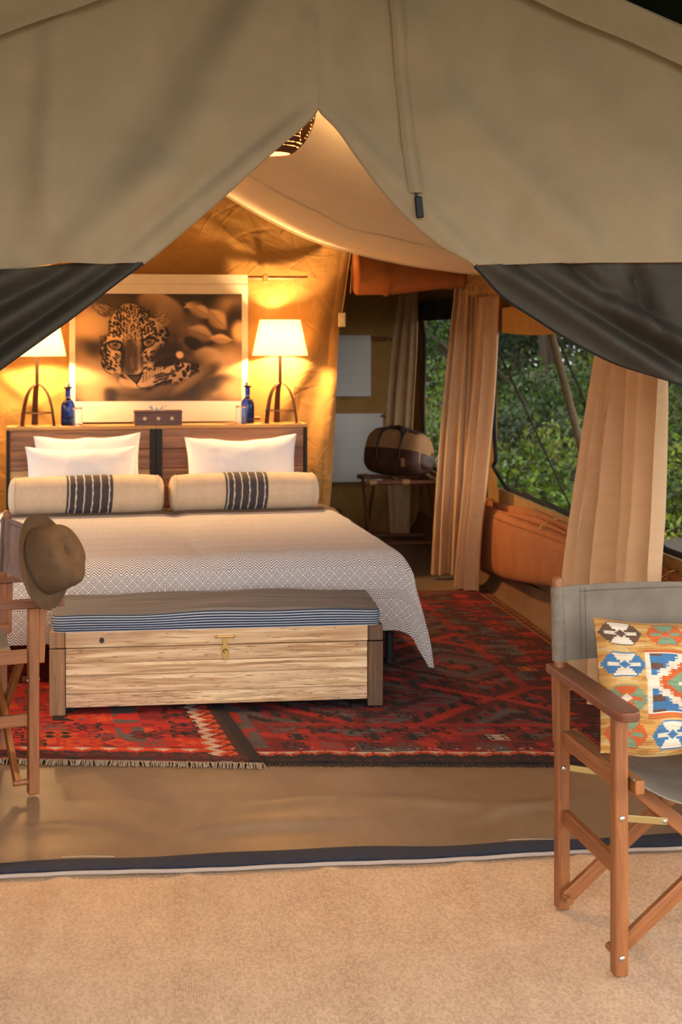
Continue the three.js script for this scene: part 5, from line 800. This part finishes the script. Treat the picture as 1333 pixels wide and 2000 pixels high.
// ---------- forest outside ----------
{
  const POLE = [[1.995, 2.3, -8.2], [2.70, -.32, -8.2]], ROPE = [[2.105, 1.75, -9.855], [2.501, -0.32, -7.282], [2.329, 1.75, -8.93], [2.352, -0.32, -5.644]];
  const p = thing('fly_pole', 'bare wooden pole propping the fly sheet outside the middle window', 'pole'); obj('pole', rod(POLE[0], POLE[1], .024), std({ map: sized(woodTex(256, 64, [130, 112, 80], [90, 74, 50], { seed: 301 }), .6, .1), roughness: .9 }), p);
  const ropes = [['long guy rope slanting down across the middle window', ROPE[0], ROPE[1]], ['short guy rope slanting beside the wooden pole', ROPE[2], ROPE[3]], ['guy rope slanting past the near window at the right edge', [2.15, 2.0, -5.3], [3.1, -.32, -5.9]]];
  for (const [label, a, b] of ropes) { const t = thing('guy_rope', label, 'rope', [0, 0, 0], 0, 'guy ropes outside the windows'); obj('rope', rod(a, b, .006, 6), std({ color: rgb(56, 52, 44), roughness: 1 }), t); }
  const r = rng(311), leafG = (() => { const g = new THREE.BufferGeometry(); g.setAttribute('position', new THREE.Float32BufferAttribute([0, 0, 0, .28, .42, .05, 0, .5, -.04, -.28, .42, .05, 0, 1, .1], 3)); g.setIndex([0, 1, 2, 0, 2, 3, 1, 4, 2, 2, 4, 3]); g.computeVertexNormals(); return g; })();
  const leafMat = phys({ color: 0xffffff, roughness: .6, transmission: .35, thickness: 0 }), bark = std({ map: sized(woodTex(256, 128, [98, 84, 66], [58, 48, 38], { seed: 302, streak: 1.4 }), .4, .3), roughness: 1 });
  const m4 = new THREE.Matrix4(), q4 = new THREE.Quaternion(), e = new THREE.Euler(), col = new THREE.Color();
  function foliage(parent, n, place, size, hue) {
    const im = new THREE.InstancedMesh(leafG, leafMat, n); im.name = 'foliage'; im.userData.kind = 'stuff'; im.castShadow = im.receiveShadow = true;
    for (let i = 0; i < n; i++) { const p = place(), s = size * (.6 + r() * .8); e.set(r() * 6.3, r() * 6.3, r() * 6.3); q4.setFromEuler(e); m4.compose(p, q4, V(s, s, s)); im.setMatrixAt(i, m4); const k = (.45 + .95 * vnoise(p.x * 1.6 + 40, p.y * 1.6 + p.z * .8, 315)) * (.7 + r() * .6); col.setRGB(hue[0] * k * (.85 + r() * .3) / 255, hue[1] * k / 255, hue[2] * k / 255, THREE.SRGBColorSpace); im.setColorAt(i, col); }
    parent.add(im); return im;
  }
  function tree(label, x, z, h, rad, n, hue, low = .25, lean = 0) {
    const t = thing('tree', label, 'tree', [x, -.32, z], r() * 6, 'forest trees outside');
    const tr = [tube([[0, 0, 0], [lean * .3, h * .3, .05], [lean * .7, h * .6, -.08], [lean, h * .85, 0]], .045 + h * .006, 24, 8)], cl = [];
    for (let k = 0; k < 9; k++) { const a = r() * 6.3, y = h * (low + (.95 - low) * r()), d = rad * (.35 + .55 * r()); cl.push([Math.sin(a) * d + lean * y / h, y, Math.cos(a) * d, rad * (.32 + .25 * r())]); }
    cl.forEach((c, k) => { if (k < 6) tr.push(tube([[lean * c[1] / h * .7, Math.max(.3, c[1] - c[3] - .3), 0], [c[0] * .5, c[1] - c[3] * .4, c[2] * .5], [c[0], c[1], c[2]]], .03, 12, 6)); });
    obj('trunk', tr, bark, t);
    foliage(t, Math.round(n * 4.6), () => { const c = cl[Math.floor(r() * cl.length)], v = V(r() - .5, r() - .5, r() - .5).normalize().multiplyScalar(c[3] * Math.pow(r(), .4)); return V(c[0] + v.x, Math.max(.1, c[1] + v.y * .8), c[2] + v.z); }, .07 + Math.max(0, -z - 14) * .006, hue);
  }
  function bush(label, x, z, h, rad, n, hue, leaf = .065) { const t = thing('bush', label, 'bush', [x, -.32, z], r() * 6, 'forest undergrowth outside'); obj('stem', Array.from({ length: 7 }, () => { const a = r() * 6.3; return tube([[0, 0, 0], [Math.sin(a) * rad * .3, h * .4, Math.cos(a) * rad * .3], [Math.sin(a) * rad * .7, h * .75, Math.cos(a) * rad * .7]], .012, 10, 5); }), bark, t); foliage(t, n, () => { const a = r() * 6.3, d = Math.sqrt(r()) * rad, y = h * (1 - .7 * (d / rad) ** 2) * Math.pow(r(), .6); return V(Math.sin(a) * d, y, Math.cos(a) * d); }, leaf, hue); }
  const G = [[96, 124, 12], [62, 90, 14], [36, 56, 14], [128, 146, 20]];
  // seen through the far, middle and near window; then a closed wall of trees behind
  const T = [[3.2, -14.5, 5, 1.5, 2600, 1], [4.6, -17, 7, 2.1, 3400, 0], [3.9, -19.5, 8, 2.2, 3200, 2], [6.3, -18.5, 7, 2.3, 3400, 1], [5.6, -13.2, 5.5, 1.7, 3000, 2], [7.5, -15, 7, 2.3, 3400, 2], [5.2, -23, 9, 3, 3800, 3], [8.2, -22, 9, 3, 3800, 0], [10.5, -19, 9, 3, 3800, 1], [7.2, -10.6, 6, 1.8, 3000, 2], [9.4, -12.5, 7, 2.2, 3400, 1], [12, -15, 9, 3, 3400, 0], [3.4, -26, 10, 3, 3600, 1], [6.8, -28, 11, 3.4, 3800, 0], [11, -26, 11, 3.4, 3800, 2], [14, -20, 10, 3.2, 3400, 1], [5, -31, 12, 4, 2600, 2], [9.5, -31, 12, 4, 2600, 1], [14, -29, 12, 4, 2600, 2], [17.5, -24, 12, 4, 2600, 2], [3.6, -22.5, 9, 2.6, 2600, 2], [9, -16.5, 8, 2.6, 2600, 2]];
  const look = ['mid green', 'olive green', 'dark green', 'bright green'];
  // which window a plant shows through, and its rank among its like from near to far
  const pane = (x, z) => { const q = (x * .9934 + z * .1149) / (x * .1149 - z * .9934) * 2778 + 666; return q < 940 ? 'far' : q < 1200 ? 'middle' : 'near'; };
  const rank = (list, me, kind) => { const like = list.filter((p) => p[p.length - 1] === me[me.length - 1] && pane(p[0], p[1]) === pane(me[0], me[1])).sort((a, b) => b[1] - a[1]), k = like.indexOf(me); return (like.length === 1 ? 'only' : ['nearest', 'second nearest', 'third nearest', 'fourth nearest', 'fifth nearest', 'sixth nearest'][k]) + ' ' + look[me[me.length - 1]] + ' ' + kind + ' beyond the ' + pane(me[0], me[1]) + ' window of the right wall'; };
  T.forEach(([x, z, h, rad, n, k], i) => tree(rank(T, T[i], 'tree'), x, z, h, rad, n, G[k === 3 ? 3 : k], .12, (r() - .5) * 1.2));
  const B = [[2.95, -12.2, .9, .8, 0], [3.6, -13, 1.1, 1, 3], [4.2, -11.4, .8, .9, 0], [4.9, -12.4, 1.1, 1.1, 3], [4.2, -14.6, 1.3, 1.2, 1], [5.4, -15.4, 1.4, 1.3, 0], [6.2, -14, 1.2, 1.2, 1], [4.9, -9.8, .7, .8, 1], [5.9, -10.8, .9, 1, 0], [6.6, -12.2, 1.1, 1.1, 1], [5.6, -8.6, .6, .8, 1], [6.6, -9.3, .8, .9, 2], [3.3, -16, 1.4, 1.2, 0], [7.6, -12.8, 1.3, 1.3, 2], [3.6, -10.9, .5, .6, 3], [5.3, -18.4, 1.6, 1.5, 3], [7, -17, 1.6, 1.5, 0]];
  for (let i = 0; i < 16; i++) bush('tall dark thicket closing off the view far behind the forest trees', 5 + i * 1.35, -36.5 - (i % 2) * 3, 4.4 + r(), 1.4, 3600, G[2], .15);
  B.forEach(([x, z, h, rad, k], i) => bush(rank(B, B[i], 'low bush'), x, z, h, rad, 3600, G[k]));
  // grass and seedlings on the forest floor
  const gt = tag(new THREE.Group(), 'short grass and seedlings on the forest floor outside', 'grass', null, 'stuff'); gt.name = 'grass'; scene.add(gt);
  foliage(gt, 36000, () => { const z = -7 - r() * 11; return V(2.6 + (-z - 6) * .12 + r() * (2 + (-z - 6) * .45), -.31, z); }, .07, [92, 120, 34]);
}
renderer.render(scene, camera);
